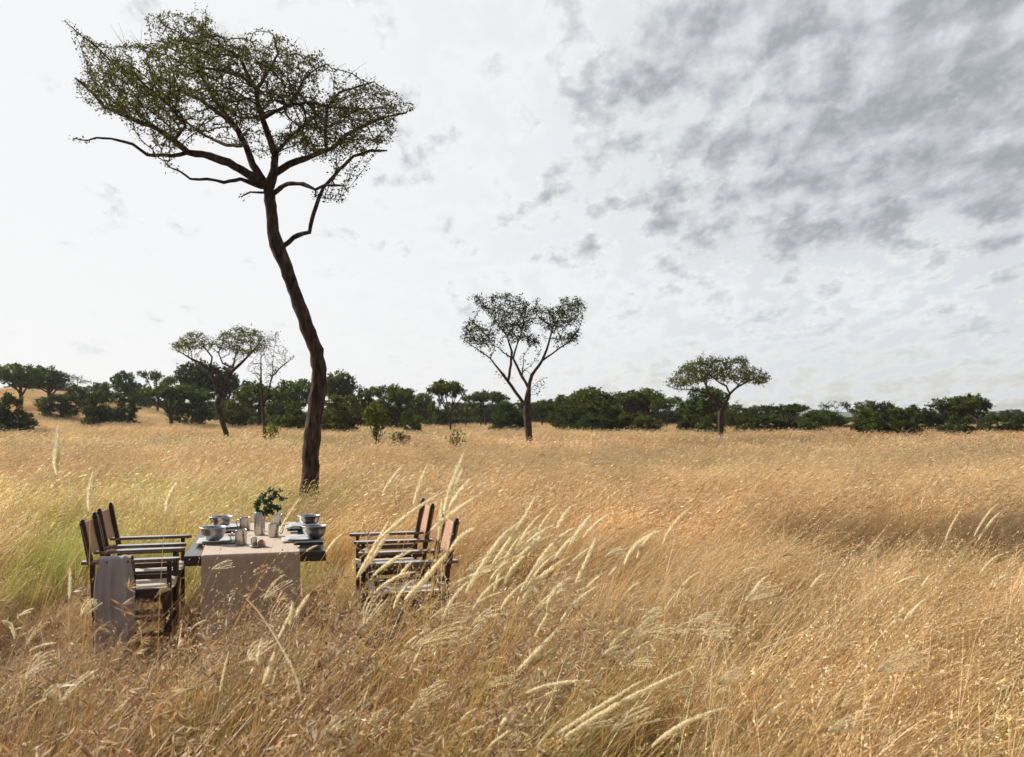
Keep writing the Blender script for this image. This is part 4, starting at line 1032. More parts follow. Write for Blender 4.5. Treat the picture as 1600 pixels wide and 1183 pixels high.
def far_wood():
    """the scrub behind the nearer trees: a wood nobody could count"""
    rng = np.random.default_rng(9)
    pc = bpy.data.collections.new('scrub')
    for k in range(3):
        t, c = proto_tree('bush', 300 + k)
        me = c.data; o = bpy.data.objects.new('scrub_%d' % k, me); pc.objects.link(o)
    P, S, Z = [], [], []
    for i in range(430):
        D = rng.uniform(98, 175); px = rng.uniform(-260, 1860); x = (px - CX) / F * D; gz = float(tz(x, D))
        h = 2.6 if px < 1150 else 1.75
        if 1010 < px < 1065 or 1305 < px < 1345 or 150 < px < 185: h *= .7
        if px < 330: h = 2.3
        if px < 335 and D < 152: continue
        P.append((x, D, gz - .1)); w = rng.uniform(2.6, 5.2); S.append((w, w, h * rng.uniform(.5, 1.35) * (1 + (D - 100) / 300))); Z.append(rng.uniform(0, 6.28))
    me = bpy.data.meshes.new('distant_scrub'); me.vertices.add(len(P)); me.vertices.foreach_set('co', np.array(P).ravel())
    a = me.attributes.new('scl', 'FLOAT_VECTOR', 'POINT'); a.data.foreach_set('vector', np.array(S).ravel())
    a = me.attributes.new('rz', 'FLOAT', 'POINT'); a.data.foreach_set('value', Z)
    o = bpy.data.objects.new('distant_scrub', me); COL.objects.link(o)
    ng = bpy.data.node_groups.new('sow scrub', 'GeometryNodeTree')
    ng.interface.new_socket('Geometry', in_out='INPUT', socket_type='NodeSocketGeometry'); ng.interface.new_socket('Geometry', in_out='OUTPUT', socket_type='NodeSocketGeometry')
    N = ng.nodes.new; L = ng.links.new; i = N('NodeGroupInput'); u = N('NodeGroupOutput')
    ci = N('GeometryNodeCollectionInfo'); ci.inputs['Collection'].default_value = pc; ci.inputs['Separate Children'].default_value = True; ci.inputs['Reset Children'].default_value = True
    ip = N('GeometryNodeInstanceOnPoints'); ip.inputs['Pick Instance'].default_value = True
    def named(n, t):
        k = N('GeometryNodeInputNamedAttribute'); k.data_type = t; k.inputs['Name'].default_value = n; return k.outputs['Attribute']
    cx = N('ShaderNodeCombineXYZ'); L(named('rz', 'FLOAT'), cx.inputs[2])
    L(i.outputs[0], ip.inputs['Points']); L(ci.outputs[0], ip.inputs['Instance']); L(cx.outputs[0], ip.inputs['Rotation']); L(named('scl', 'FLOAT_VECTOR'), ip.inputs['Scale']); L(ip.outputs[0], u.inputs[0])
    md = o.modifiers.new('sow', 'NODES'); md.node_group = ng
    tag(o, 'dark green far off scrub filling the tree line along the horizon', 'woodland', kind='stuff')
# ------------------------------------------------------------------ camp furniture
def frame(origin, th):
    return Matrix.Translation(origin) @ Matrix.Rotation(th, 4, 'Z')

def make_chair():
    """folding safari chair. local: +x to the front, y across, origin under the middle of the seat"""
    r = empty('safari_chair')
    W2, D0, D1 = .245, -.29, .27                      # half width, rear and front of the side frames
    for s in (1, -1):
        A = Acc(); beam(A, (D1 - .05, s * W2, 0), (D1 - .05, s * W2, .635), .036, .03, (1, 0, 0)); bev(A.build('leg', M['wood'], r))
        A = Acc(); beam(A, (D0 + .045, s * W2, 0), (D0 + .015, s * W2, .66), .036, .032, (1, 0, 0)); bev(A.build('leg', M['wood'], r))
        A = Acc(); beam(A, (D0 + .015, s * W2, .60), (D0 - .045, s * W2, .925), .034, .036, (1, 0, 0)); bev(A.build('back_post', M['wood'], r))
        A = Acc()                                     # flat arm, rounded at the front
        xs = np.array([D0 - .05, D0 - .02, D1 - .05, D1 - .01, D1 + .015, D1 + .022]); hw = np.array([.032, .038, .041, .038, .026, .010])
        V = np.concatenate([np.stack([xs, s * W2 + sg * hw, np.full(6, z)], 1) for z in (.637, .660) for sg in (-1, 1)])
        q = []
        for k in range(5):
            q += [[k, k + 1, 7 + k, 6 + k], [12 + k, 18 + k, 19 + k, 13 + k], [k, 12 + k, 13 + k, k + 1], [6 + k, 7 + k, 19 + k, 18 + k]]
        q += [[0, 6, 18, 12], [5, 17, 23, 11]]
        A.add(V, q); bev(A.build('armrest', M['wood_arm'], r), .004)
        A = Acc(); beam(A, (D0 + .02, s * (W2 - .005), .415), (D1 - .05, s * (W2 - .005), .415), .028, .06); bev(A.build('seat_rail', M['wood'], r), .003)
        A = Acc(); beam(A, (D0 + .04, s * (W2 - .002), .135), (D1 - .05, s * (W2 - .002), .135), .026, .038); bev(A.build('stretcher', M['wood'], r), .003)
        A = Acc(); beam(A, (D0 + .03, s * (W2 + .001), .535), (D1 - .06, s * (W2 + .001), .535), .022, .035); bev(A.build('side_rail', M['wood'], r), .003)
        A = Acc(); lathe(A, [(0, .945), (.012, .942), (.016, .934), (.014, .922), (.017, .92)], 12, org=(D0 - .046, s * W2, 0)); A.build('finial', M['iron'], r, smooth=True)
    for x, o in ((D1 - .085, 0), (D0 + .085, .001)):   # crossed braces front and rear
        for s in (1, -1):
            A = Acc(); beam(A, (x + s * .012, -s * (W2 - .02), .12), (x + s * .012, s * (W2 - .02), .40), .022, .034, (1, 0, 0)); bev(A.build('cross_brace', M['wood'], r), .003)
    A = Acc(); beam(A, (D1 - .065, -W2, .20), (D1 - .065, W2, .20), .022, .03); bev(A.build('foot_rail', M['wood'], r), .003)
    # seat sling, sagging
    n = 14; V = []; Q = []
    for i in range(n):
        for j in range(n):
            u, v = i / (n - 1), j / (n - 1)
            V.append((D0 + .04 + u * (D1 - D0 - .07), (v - .5) * 2 * (W2 - .005), .452 - .035 * math.sin(math.pi * v) * (.75 + .25 * math.sin(math.pi * u))))
    for i in range(n - 1):
        for j in range(n - 1): Q.append([i * n + j, (i + 1) * n + j, (i + 1) * n + j + 1, i * n + j + 1])
    A = Acc(); A.add(V, Q); o = A.build('seat', M['canvas'], r, smooth=True); m = o.modifiers.new('t', 'SOLIDIFY'); m.thickness = .006
    # back sling between the posts
    V = []; Q = []; n = 12
    for i in range(n):
        for j in range(n):
            u, v = i / (n - 1), j / (n - 1); z = .665 + u * .235
            x = D0 + .005 - (z - .60) / .325 * .06 - .045 * math.sin(math.pi * v) * (1 - .3 * u) + .004 * math.sin(9 * v + 4 * u)
            zz = z - .012 * math.sin(math.pi * v) * u
            V.append((x, (v - .5) * 2 * (W2 + .019), zz))
    for i in range(n - 1):
        for j in range(n - 1): Q.append([i * n + j, (i + 1) * n + j, (i + 1) * n + j + 1, i * n + j + 1])
    A = Acc(); A.add(V, Q); o = A.build('backrest', M['suede'], r, smooth=True); m = o.modifiers.new('t', 'SOLIDIFY'); m.thickness = .005
    return r

def chairs():
    c0 = make_chair()
    # (near rear post x, y), (far rear post x, y), facing
    spec = [((-2.90, 6.10), (-3.045, 6.60), 1, 'dark wood safari chair at front left, with grey shawl hung over its arm'),
            ((-3.12, 6.83), (-3.25, 7.32), 1, 'dark wood safari chair at rear left, half hidden behind the shawl chair'),
            ((-.405, 6.17), (-.535, 6.66), -1, 'dark wood safari chair at front right, pale back sling behind tall seed heads'),
            ((-.665, 7.22), (-.79, 7.70), -1, 'dark wood safari chair at rear right, furthest from the viewer on that side')]
    res = []
    for i, (a, b, f, lab) in enumerate(spec):
        o = c0 if i == 0 else copy_tree(c0)
        a = Vector(a); b = Vector(b); ax = (b - a).normalized()          # across
        fw = Vector((ax.y, -ax.x)) * f                                    # front, towards the table
        m = (a + b) / 2 + fw * .31
        o.location = (m.x, m.y, 0); o.rotation_euler = (0, 0, math.atan2(fw.y, fw.x))
        tag(o, lab, 'chair', 'safari chairs around the table'); res.append(o)
    return res

def shawl(ch):
    """long grey wool shawl folded over the near arm of the front left chair"""
    th = ch.rotation_euler.z; o = Vector(ch.location); fx = Vector((math.cos(th), math.sin(th), 0)); fy = Vector((-math.sin(th), math.cos(th), 0))
    nu, nv = 46, 60; V = []; Q = []
    rng = np.random.default_rng(2)
    for i in range(nu):
        u = i / (nu - 1)                                    # along the arm
        low = .645 + .035 * math.sin(u * 5) - .10 * max(0, u - .72) * 3
        Ltot = low + .10 + .30
        for j in range(nv):
            s = j / (nv - 1) * Ltot                          # running length: outer hem -> over the arm -> inner side
            wsc = 1.0 + .05 * math.sin(j * .12) - .16 * math.exp(-((s - low) / .10) ** 2)
            x = -.235 + (u - .5) * wsc * .25 + .11
            fold = math.sin(u * 17 + 1.2 * math.sin(s * 3)) * .6 + math.sin(u * 31 + s * 2.5 + 1) * .35
            if s < low:
                dn = low - s; amp = .006 + .018 * min(1, dn / .3)
                y = -.245 - .036 - amp * (1 + fold) - .01 * dn; z = .668 - dn; x += .010 * math.sin(s * 7 + u * 3) * dn * 2
            elif s < low + .10:
                t = (s - low) / .10; a = math.pi * t; y = -.245 - .036 * math.cos(a) - .006 * (1 + fold) * (1 - t); z = .668 + .020 * math.sin(a) + .004 * fold * math.sin(a)
            else:
                dn = s - low - .10; y = -.245 + .036 + .01 * (1 + fold) * min(1, dn * 4); z = .668 - dn
            p = o + fx * x + fy * y; V.append((p.x, p.y, z))
    for i in range(nu - 1):
        for j in range(nv - 1): Q.append([i * nv + j, (i + 1) * nv + j, (i + 1) * nv + j + 1, i * nv + j + 1])
    A = Acc(); A.add(V, Q); b = A.build('shawl', M['shawl'], smooth=True); m = b.modifiers.new('t', 'SOLIDIFY'); m.thickness = .006
    tag(b, 'grey wool shawl hanging in long folds over the front left chair arm', 'shawl')
    # knotted fringe along the hem belongs to the cloth
    A = Acc()
    for i in range(0, nu, 2):
        p = Vector(V[i * nv]); A_ = [p, p + Vector((rng.normal(0, .006), rng.normal(0, .004), -.02)), p + Vector((rng.normal(0, .012), rng.normal(0, .006), -.045))]
        tube(A, [list(q) for q in A_], [.0022, .0018, .001], 4)
    A.build('fringe', M['shawl'], b)

TZ = .742
def table():
    th = R(14.7); org = Vector((-1.905, 6.74, 0))
    r = empty('table', org, th)
    HW, HL = .4525, .86
    A = Acc()
    for k in range(5):                                     # five boards
        w = 2 * HW / 5; box(A, -HW + w * (k + .5), 0, TZ - .0125, w - .003, 2 * HL, .025)
    bev(A.build('tabletop', M['slab'], r), .003)
    A = Acc()
    for s in (1, -1): box(A, s * (HW - .03), 0, TZ - .048, .022, 2 * HL - .05, .045)
    for s in (1, -1): box(A, 0, s * (HL - .012), TZ - .046, 2 * HW - .004, .022, .040)
    bev(A.build('apron', M['slab'], r), .002)
    for sy in (1, -1):
        for sx in (1, -1):
            A = Acc(); beam(A, (sx * .20 - .03, sy * (HL - .16), TZ - .03), (sx * .24 - .03, sy * (HL - .09), -.01), .03, .03, (1, 0, 0)); bev(A.build('leg', M['iron'], r), .003)
        A = Acc(); beam(A, (-.25, sy * (HL - .12), .30), (.19, sy * (HL - .12), .30), .02, .02); A.build('crossbar', M['iron'], r)
    tag(r, 'dark topped rectangular camp table laid for four in the grass', 'table')
    # runner: separate cloth lying over the board and hanging at both ends
    Mx = frame(org, th); W = .315; off = -.03
    prof = []                                              # (v, z) running path
    for z in np.linspace(.10, .70, 26): prof.append((-HL - .016 - .012 * (1 - (z - .1) / .6), z))
    for a in np.linspace(0, math.pi / 2, 6): prof.append((-HL - .016 + .018 * (1 - math.cos(a)), TZ - .016 + .022 * math.sin(a)))
    for v in np.linspace(-HL + .03, HL - .03, 40): prof.append((v, TZ + .006))
    for a in np.linspace(math.pi / 2, 0, 6): prof.append((HL + .016 - .018 * (1 - math.cos(a)), TZ - .016 + .022 * math.sin(a)))
    for z in np.linspace(.70, .20, 18): prof.append((HL + .02, z))
    nu = 40; V = []; Q = []; nv = len(prof)
    for i in range(nu):
        u = (i / (nu - 1) - .5) * 2
        for j, (v, z) in enumerate(prof):
            hang = max(0, (.72 - z)) if abs(v) > HL else 0
            wob = (math.sin(u * 4.2 + 1) * .016 + math.sin(u * 9 + 2) * .007) * min(1, hang * 3)
            x = off + u * (W + .004 * math.sin(v * 9) + .012 * hang); z2 = z + (.0012 * math.sin(u * 7 + v * 11) + .001 if abs(v) < HL - .02 else 0)
            p = Mx @ Vector((x, v + (wob if v < 0 else -wob), z2)); V.append(tuple(p))
    for i in range(nu - 1):
        for j in range(nv - 1): Q.append([i * nv + j, (i + 1) * nv + j, (i + 1) * nv + j + 1, i * nv + j + 1])
    A = Acc(); A.add(V, Q); o = A.build('table_runner', M['runner'], smooth=True); m = o.modifiers.new('t', 'SOLIDIFY'); m.thickness = .003
    tag(o, 'dusty pink brown woven runner hanging down the near end of the table', 'table runner')
    return Mx

def revolve(name, prof, mat, parent=None, loc=(0, 0, 0), n=40):
    A = Acc(); lathe(A, prof, n); o = A.build(name, mat, parent, smooth=True); o.location = loc; return o

def tableware(Mx):
    z0 = TZ + .001; zr = TZ + .0105
    inv = Mx.inverted()
    def pos(px, py, z=TZ): return on(px, py, z)
    # placemats
    mats = []
    def placemat(px, py, lab, w=.36, d=.27, rot=0):
        p = pos(px, py); n = 16; V = []; Q = []
        c, s = math.cos(R(14.7) + rot), math.sin(R(14.7) + rot); m = 12
        for i in range(n):
            for j in range(m):
                a = (i / (n - 1) - .5) * w; b = (j / (m - 1) - .5) * d
                e = .004 * math.sin(a * 37 + b * 20 + px) * (abs(a) / w * 2) ** 2
                V.append((p.x + a * c - b * s, p.y + a * s + b * c, zr + .0015 + .0025 + abs(e) * .8))
        for i in range(n - 1):
            for j in range(m - 1): Q.append([i * m + j, (i + 1) * m + j, (i + 1) * m + j + 1, i * m + j + 1])
        A = Acc(); A.add(V, Q); o = A.build('placemat', M['linen'], smooth=True); q = o.modifiers.new('t', 'SOLIDIFY'); q.thickness = .003; q.offset = 1
        tag(o, lab, 'placemat', 'linen placemats on the table')
    placemat(343, 848, 'linen placemat with crumpled edge at the front left of the table', .30, .30)
    placemat(352, 826.5, 'linen placemat under the rear left bowl', .28, .28)
    placemat(473, 845, 'linen placemat at the front right of the table', .30, .30)
    placemat(473, 824.5, 'linen placemat under the rear right bowl', .28, .28)
    zm = zr + .010
    # plates
    def plate(px, py, lab, rad, mat):
        p = pos(px, py, zm)
        o = revolve('plate', [(0, .003), (rad * .6, .003), (rad * .66, .007), (rad * .97, .014), (rad, .016), (rad * .985, .0175), (rad * .65, .010), (rad * .58, .0065), (0, .0065)], mat, None, (p.x, p.y, zm))
        tag(o, lab, 'plate', 'plates on the table'); return p
    pl = [plate(339, 846, 'pale dinner plate under the front left steel bowl', .125, M['enamel']),
          plate(354, 824.5, 'pale dinner plate under the rear left steel bowl', .12, M['enamel']),
          plate(474, 842.5, 'wide pale dinner plate under the front right steel bowl', .135, M['enamel']),
          plate(473, 822.5, 'pale dinner plate under the rear right steel bowl', .12, M['enamel'])]
    def bowl(px, py, rad, h, lab, mat):
        zb = zm + .010; p = pos(px, py, zb)
        pr = [(0, 0), (.45 * rad, 0), (.52 * rad, .006), (.78 * rad, h * .25), (.93 * rad, h * .6), (.97 * rad, h * .93), (1.07 * rad, h * .965), (1.075 * rad, h), (1.0 * rad, h * 1.0), (.94 * rad, h * .95), (.90 * rad, h * .6), (.74 * rad, h * .27), (.5 * rad, .012), (0, .010)]
        o = revolve('bowl', pr, mat, None, (p.x, p.y, zb), 48)
        tag(o, lab, 'bowl', 'steel bowls on the table')
    bowl(333.5, 844.5, .088, .096, 'deep steel bowl at the front left of the table', M['steel_dull'])
    bowl(345.5, 823.5, .088, .085, 'deep steel bowl at the rear left of the table', M['steel'])
    bowl(491, 842, .086, .096, 'deep steel bowl at the front right of the table', M['steel_dull'])
    bowl(483, 821.5, .088, .085, 'deep steel bowl at the rear right of the table', M['steel'])
    def mug(px, py, rad, h, ang, lab):
        p = pos(px, py, zr); r = empty('mug', (p.x, p.y, zr + .002), 0)
        revolve('cup', [(0, 0), (rad * .96, 0), (rad, .004), (rad, h - .003), (rad * 1.03, h), (rad * .96, h + .001), (rad * .95, h - .004), (rad * .95, .006), (0, .005)], M['steel'], r)
        A = Acc(); pts = []
        for t in np.linspace(-1.25, 1.25, 14):
            pts.append(((rad * .97 + .034 * math.cos(t)), 0, h * .52 + h * .33 * math.sin(t)))
        tube(A, pts, .0042, 8); hd = A.build('handle', M['steel'], r, smooth=True); r.rotation_euler.z = ang
        tag(r, lab, 'mug', 'steel mugs on the table'); return p
    mug(376.5, 851, .040, .103, R(185), 'steel mug nearest the viewer, handle to the left')
    m2 = mug(383, 828, .041, .095, R(170), 'steel mug behind the nearest one, left of the vase')
    mug(427.5, 839, .037, .100, R(5), 'steel mug right of the leafy vase, handle to the right')
    m4 = mug(434, 820, .038, .085, R(20), 'steel mug at the back behind the right hand mug')
    # cutlery standing in the rear left mug and lying by the plates
    def cutlery(name, a, b, lab, kind):
        r = empty(name, a); A = Acc(); a_ = Vector((0, 0, 0)); b_ = Vector(b) - Vector(a); d = b_.normalized()
        s = d.cross(Vector((0, 0, 1)));
        if s.length < .1: s = Vector((1, 0, 0))
        s.normalize(); n = s.cross(d)
        L = b_.length; prof = [(0, .0065), (.08, .007), (.45, .0032), (.62, .0028), (.66, .004)]
        V = []; Q = []
        for t, w in prof:
            c = d * L * t; V += [c - s * w - n * .001, c + s * w - n * .001, c + s * w + n * .001, c - s * w + n * .001]
        for k in range(len(prof) - 1):
            for e in range(4): Q.append([k * 4 + e, k * 4 + (e + 1) % 4, k * 4 + 4 + (e + 1) % 4, k * 4 + 4 + e])
        Q += [[3, 2, 1, 0]]; A.add([tuple(v) for v in V], Q); A.build('handle', M['steel'], r)
        A = Acc()
        if kind == 'fork':
            for q in (-1.5, -.5, .5, 1.5): tube(A, [tuple(d * L * .78 + s * .0042 * q), tuple(d * L * .9 + s * .0046 * q + n * .002), tuple(d * L + s * .0044 * q)], [.0016, .0014, .0007], 5)
            V = []
            for t, w in ((.655, .003), (.70, .006), (.79, .0085)): V += [tuple(d * L * t - s * w), tuple(d * L * t + s * w), tuple(d * L * t + s * w + n * .0016), tuple(d * L * t - s * w + n * .0016)]
            A.add(V, [[k * 4 + e, k * 4 + (e + 1) % 4, k * 4 + 4 + (e + 1) % 4, k * 4 + 4 + e] for k in range(2) for e in range(4)])
            A.build('tines', M['steel'], r)
        else:
            V = []
            for t, w in ((.655, .004), (.70, .0085), (.88, .0095), (.97, .006), (1, .001)): V += [tuple(d * L * t - s * w * .6), tuple(d * L * t + s * w), tuple(d * L * t + s * w + n * .0014), tuple(d * L * t - s * w * .6 + n * .0014)]
            A.add(V, [[k * 4 + e, k * 4 + (e + 1) % 4, k * 4 + 4 + (e + 1) % 4, k * 4 + 4 + e] for k in range(4) for e in range(4)])
            A.build('blade', M['steel'], r)
        tag(r, lab, 'fork' if kind == 'fork' else 'knife')
    p = m2; q = Vector((p.x, p.y, zr + .012))
    cutlery('fork', q + Vector((-.028, -.01, .17)), q + Vector((.02, .012, 0)), 'fork leaning left out of the mug left of the vase', 'fork')
    cutlery('knife', q + Vector((-.062, .0, .135)), q + Vector((.025, -.012, 0)), 'knife leaning low out of the mug left of the vase', 'knife')
    q = Vector((m4.x, m4.y, zr + .012))
    cutlery('knife', q + Vector((.055, .0, .175)), q + Vector((-.02, .0, 0)), 'knife leaning right out of the rearmost mug', 'knife')
    cutlery('fork', q + Vector((.035, .02, .16)), q + Vector((-.015, -.012, 0)), 'fork leaning right out of the rearmost mug', 'fork')
    a = pos(366, 838, zr + .012); cutlery('fork', a, a + Vector((.05, .19, 0)), 'fork lying on the table between the left plates and mugs', 'fork')
    # folded charcoal napkins
    def napkin(px, py, w, d, lab, rz=R(14.7)):
        p = pos(px, py, zm); r = empty('napkin', (p.x, p.y, zm + .004), rz)
        A = Acc()
        for k in range(3): box(A, .003 * k, -.002 * k, .004 + .0065 * k, w - .01 * k, d - .004 * k, .006)
        o = A.build('folded_cloth', M['napkin'], r); bev(o, .0025, 3)
        tag(r, lab, 'napkin', 'folded napkins on the table')
    napkin(482, 851.5, .20, .085, 'charcoal folded napkin in front of the front right plate')
    napkin(459, 829.5, .10, .12, 'charcoal folded napkin beside the rear right bowl')
    napkin(361, 833, .09, .12, 'charcoal folded napkin between the two left bowls')
    # vase
    p = pos(405.5, 835.5, zr); vr = .040; vh = .172
    o = revolve('vase', [(0, 0), (vr * .97, 0), (vr, .004), (vr, vh * .94), (vr * .98, vh * .965), (vr * .9, vh * .985), (vr * .92, vh), (vr * .86, vh), (vr * .85, vh * .93), (vr * .9, .01), (0, .008)], M['steel'], None, (p.x, p.y, zr + .002))
    tag(o, 'tall polished steel canister used as a vase, middle of the table', 'vase')
    # leafy sprigs
    rng = np.random.default_rng(12)
    def sprig(tips, lab, base):
        r = empty('leafy_sprig', tuple(base)); S = Acc(); L = Acc()
        for pts in tips:
            P = [np.array(q, float) for q in pts]; tt = np.linspace(0, 1, 20)
            path = np.array([(1 - t) ** 2 * P[0] + 2 * t * (1 - t) * P[1] + t * t * P[2] for t in tt])
            tube(S, path, np.linspace(.0028, .001, 20), 5)
            for k in range(9, 20):
                for side in (-1, 1):
                    for z in range(2):
                        d = rng.normal(0, .6, 3) + (side * .5, -.2, .05); d /= np.linalg.norm(d); w = np.cross(d, rng.normal(size=3)); w /= np.linalg.norm(w); nn = np.cross(d, w)
                        ln = rng.uniform(.026, .046); wd = ln * .24; a = path[k]; c = np.array([.06, .10, .06]) * rng.uniform(.7, 1.5)
                        V = [a, a + d * ln * .35 + w * wd, a + d * ln * .75 + w * wd * .7 - nn * .002, a + d * ln - nn * .005, a + d * ln * .75 - w * wd * .7 - nn * .002, a + d * ln * .35 - w * wd]
                        L.add(V, [[0, 1, 2, 5], [5, 2, 3, 4]], c)
        S.build('stem', M['leaf'], r); L.build('leaves', M['leaf'], r)
        for o in r.children:
            if o.name.startswith('stem'):
                a = o.data.attributes['c']; a.data.foreach_set('color', np.tile([.06, .06, .03, 1], len(o.data.vertices)))
        tag(r, lab, 'sprig')
    b = Vector((p.x, p.y, zr + .01))
    sprig([[(0, 0, 0), (-.03, 0, .33), (.10, 0, .325)], [(0, 0, 0), (.02, 0, .36), (.19, .0, .26)], [(0, 0, 0), (.05, .01, .30), (.155, .0, .315)], [(0, 0, 0), (-.03, 0, .2), (.0, -.01, .245)]], 'dark leafy sprig arching up out of the steel vase', b)
    sprig([[(0, 0, .0), (.03, .01, .26), (.11, -.02, .20)], [(0, 0, .0), (.04, -.01, .24), (.14, .02, .185)], [(0, 0, 0), (.03, 0, .22), (.085, -.02, .16)]], 'shorter leafy sprig drooping to the right of the vase', b + Vector((.012, 0, 0)))
    # salt and pepper tray
    p = pos(402.5, 854, zr)
    o = revolve('tray', [(0, 0), (.050, 0), (.056, .006), (.0575, .011), (.054, .010), (.049, .004), (0, .004)], M['steel_dull'], None, (p.x, p.y, zr + .002)); tag(o, 'small round steel tray under the cruets at the near end', 'tray')
    o = revolve('pepper_pot', [(0, 0), (.019, 0), (.021, .003), (.021, .056), (.0215, .058), (.019, .059), (.012, .061), (0, .061)], M['steel'], None, (p.x - .024, p.y - .004, zr + .0065)); tag(o, 'small steel pepper pot on the near tray', 'pepper pot')
    o = revolve('salt_jar', [(0, 0), (.02, 0), (.024, .006), (.025, .02), (.020, .030), (.014, .033), (.014, .040), (0, .041)], M['salt'], None, (p.x + .024, p.y + .004, zr + .0065)); tag(o, 'little amber salt jar beside the steel pepper pot', 'salt jar')
# ------------------------------------------------------------------ single grass stalks in front of the table
PALE2 = (1.0, .93, .72)
def stalk(kind, base, tip, Y, label, rng, mid=None, width=.013, foot=None, into=None):
    """base, tip: photo pixels of the two ends of the seed head; Y its distance"""
    width *= 1.4
    b = np.array(at(*base, Y)); t = np.array(at(*tip, Y + rng.uniform(-.05, .25)))
    d = t - b; L = np.linalg.norm(d)
    if mid: m = np.array(at(*mid, Y)); c = 2 * m - (b + t) / 2
    else: c = (b + t) / 2 + np.array([-.02 * np.sign(d[0]) * abs(d[2]) / L, 0, .06 * abs(d[0]) / L]) * L * 2
    tan = c - b; tan /= np.linalg.norm(tan)
    lean = np.clip(tan[0] / max(tan[2], .35), -.5, 1.5) * .62; gx = foot if foot is not None else b[0] - lean * b[2]
    g = np.array([gx, b[1] + rng.uniform(-.12, .2), -.02])
    k = b - tan * b[2] * .45
    tt = np.linspace(0, 1, 16)[:, None]
    stem = (1 - tt) ** 3 * g + 3 * (1 - tt) ** 2 * tt * (g + np.array([lean * b[2] * .22, 0, b[2] * .33])) + 3 * (1 - tt) * tt ** 2 * k + tt ** 3 * b
    root = g.copy(); root[2] = 0
    if into: root = np.zeros(3)
    else: r = empty('grass_stalk', tuple(root))
    S = into or Acc(); tube(S, stem - root, np.linspace(.0014, .0008, 16), 5, np.array([.74, .60, .32]) * rng.uniform(.8, 1.2))
    if not into: S.build('stem', M['plume'], r)
    H = into or Acc(); head = lambda q: (1 - q) ** 2 * b + 2 * q * (1 - q) * c + q * q * t
    if kind == 'plume':
        q = np.linspace(0, 1, 26)[:, None]; path = head(q) - root
        env = np.sin(np.clip(q[:, 0] * 1.06 + .03, 0, 1) * math.pi) ** .38 * (1 - .45 * q[:, 0])
        tube(H, path, np.maximum(width * .12 * env, .0006), 6, np.array(PALE2) * .8)
        n = int(1150 * max(.5, L / .25)); u = rng.uniform(0, 1, n)[:, None]
        p = head(u) - root; tg = head(np.minimum(u + .02, 1)) - head(u - .02 * (u > .98)); tg /= np.linalg.norm(tg, axis=1)[:, None] + 1e-9
        rd = rng.normal(size=(n, 3)); rd -= tg * (rd * tg).sum(1)[:, None]; rd /= np.linalg.norm(rd, axis=1)[:, None]
        e = np.interp(u[:, 0], np.linspace(0, 1, 26), env)[:, None]
        dirv = tg * 1.0 + rd * .62
        ln = width * .78 * e[:, 0] * rng.uniform(.6, 1.35, n)
        diamonds(H, rng, p + rd * width * .13 * e, dirv, ln, np.full(n, .0017), np.array(PALE2) * rng.uniform(.72, 1.12, (n, 1)))
    elif kind == 'fan':
        nsp = rng.integers(5, 9)
        side = np.cross(d / L, (0, 1, 0))
        for s in range(nsp):
            a = (s / (nsp - 1) - .5) * 2; dd = d / L + side * a * .27 + np.array([0, rng.normal(0, .14), 0]); dd /= np.linalg.norm(dd)
            l = L * rng.uniform(.82, 1.08); m = 46; u = np.linspace(0, 1, m)[:, None]
            pth = b - root + dd * l * u + np.array([.16, 0, -.12]) * l * u ** 2 + side * a * .05 * L * np.sin(u * math.pi)
            tg = np.gradient(pth, axis=0); tg /= np.linalg.norm(tg, axis=1)[:, None]
            tube(H, pth[::3], np.full(len(pth[::3]), .0007), 3, np.array(PALE2) * .9)
            rep = 3
            diamonds(H, rng, np.repeat(pth, rep, 0), np.repeat(tg, rep, 0) + rng.normal(0, .2, (m * rep, 3)), rng.uniform(.007, .012, m * rep), np.full(m * rep, .0016), np.array(PALE2) * rng.uniform(.7, 1.05, (m * rep, 1)))
    if into: return
    o = H.build('seed_head', M['plume'], r)
    tag(r, label, 'grass stalk', 'tall pale seed heads in the foreground')

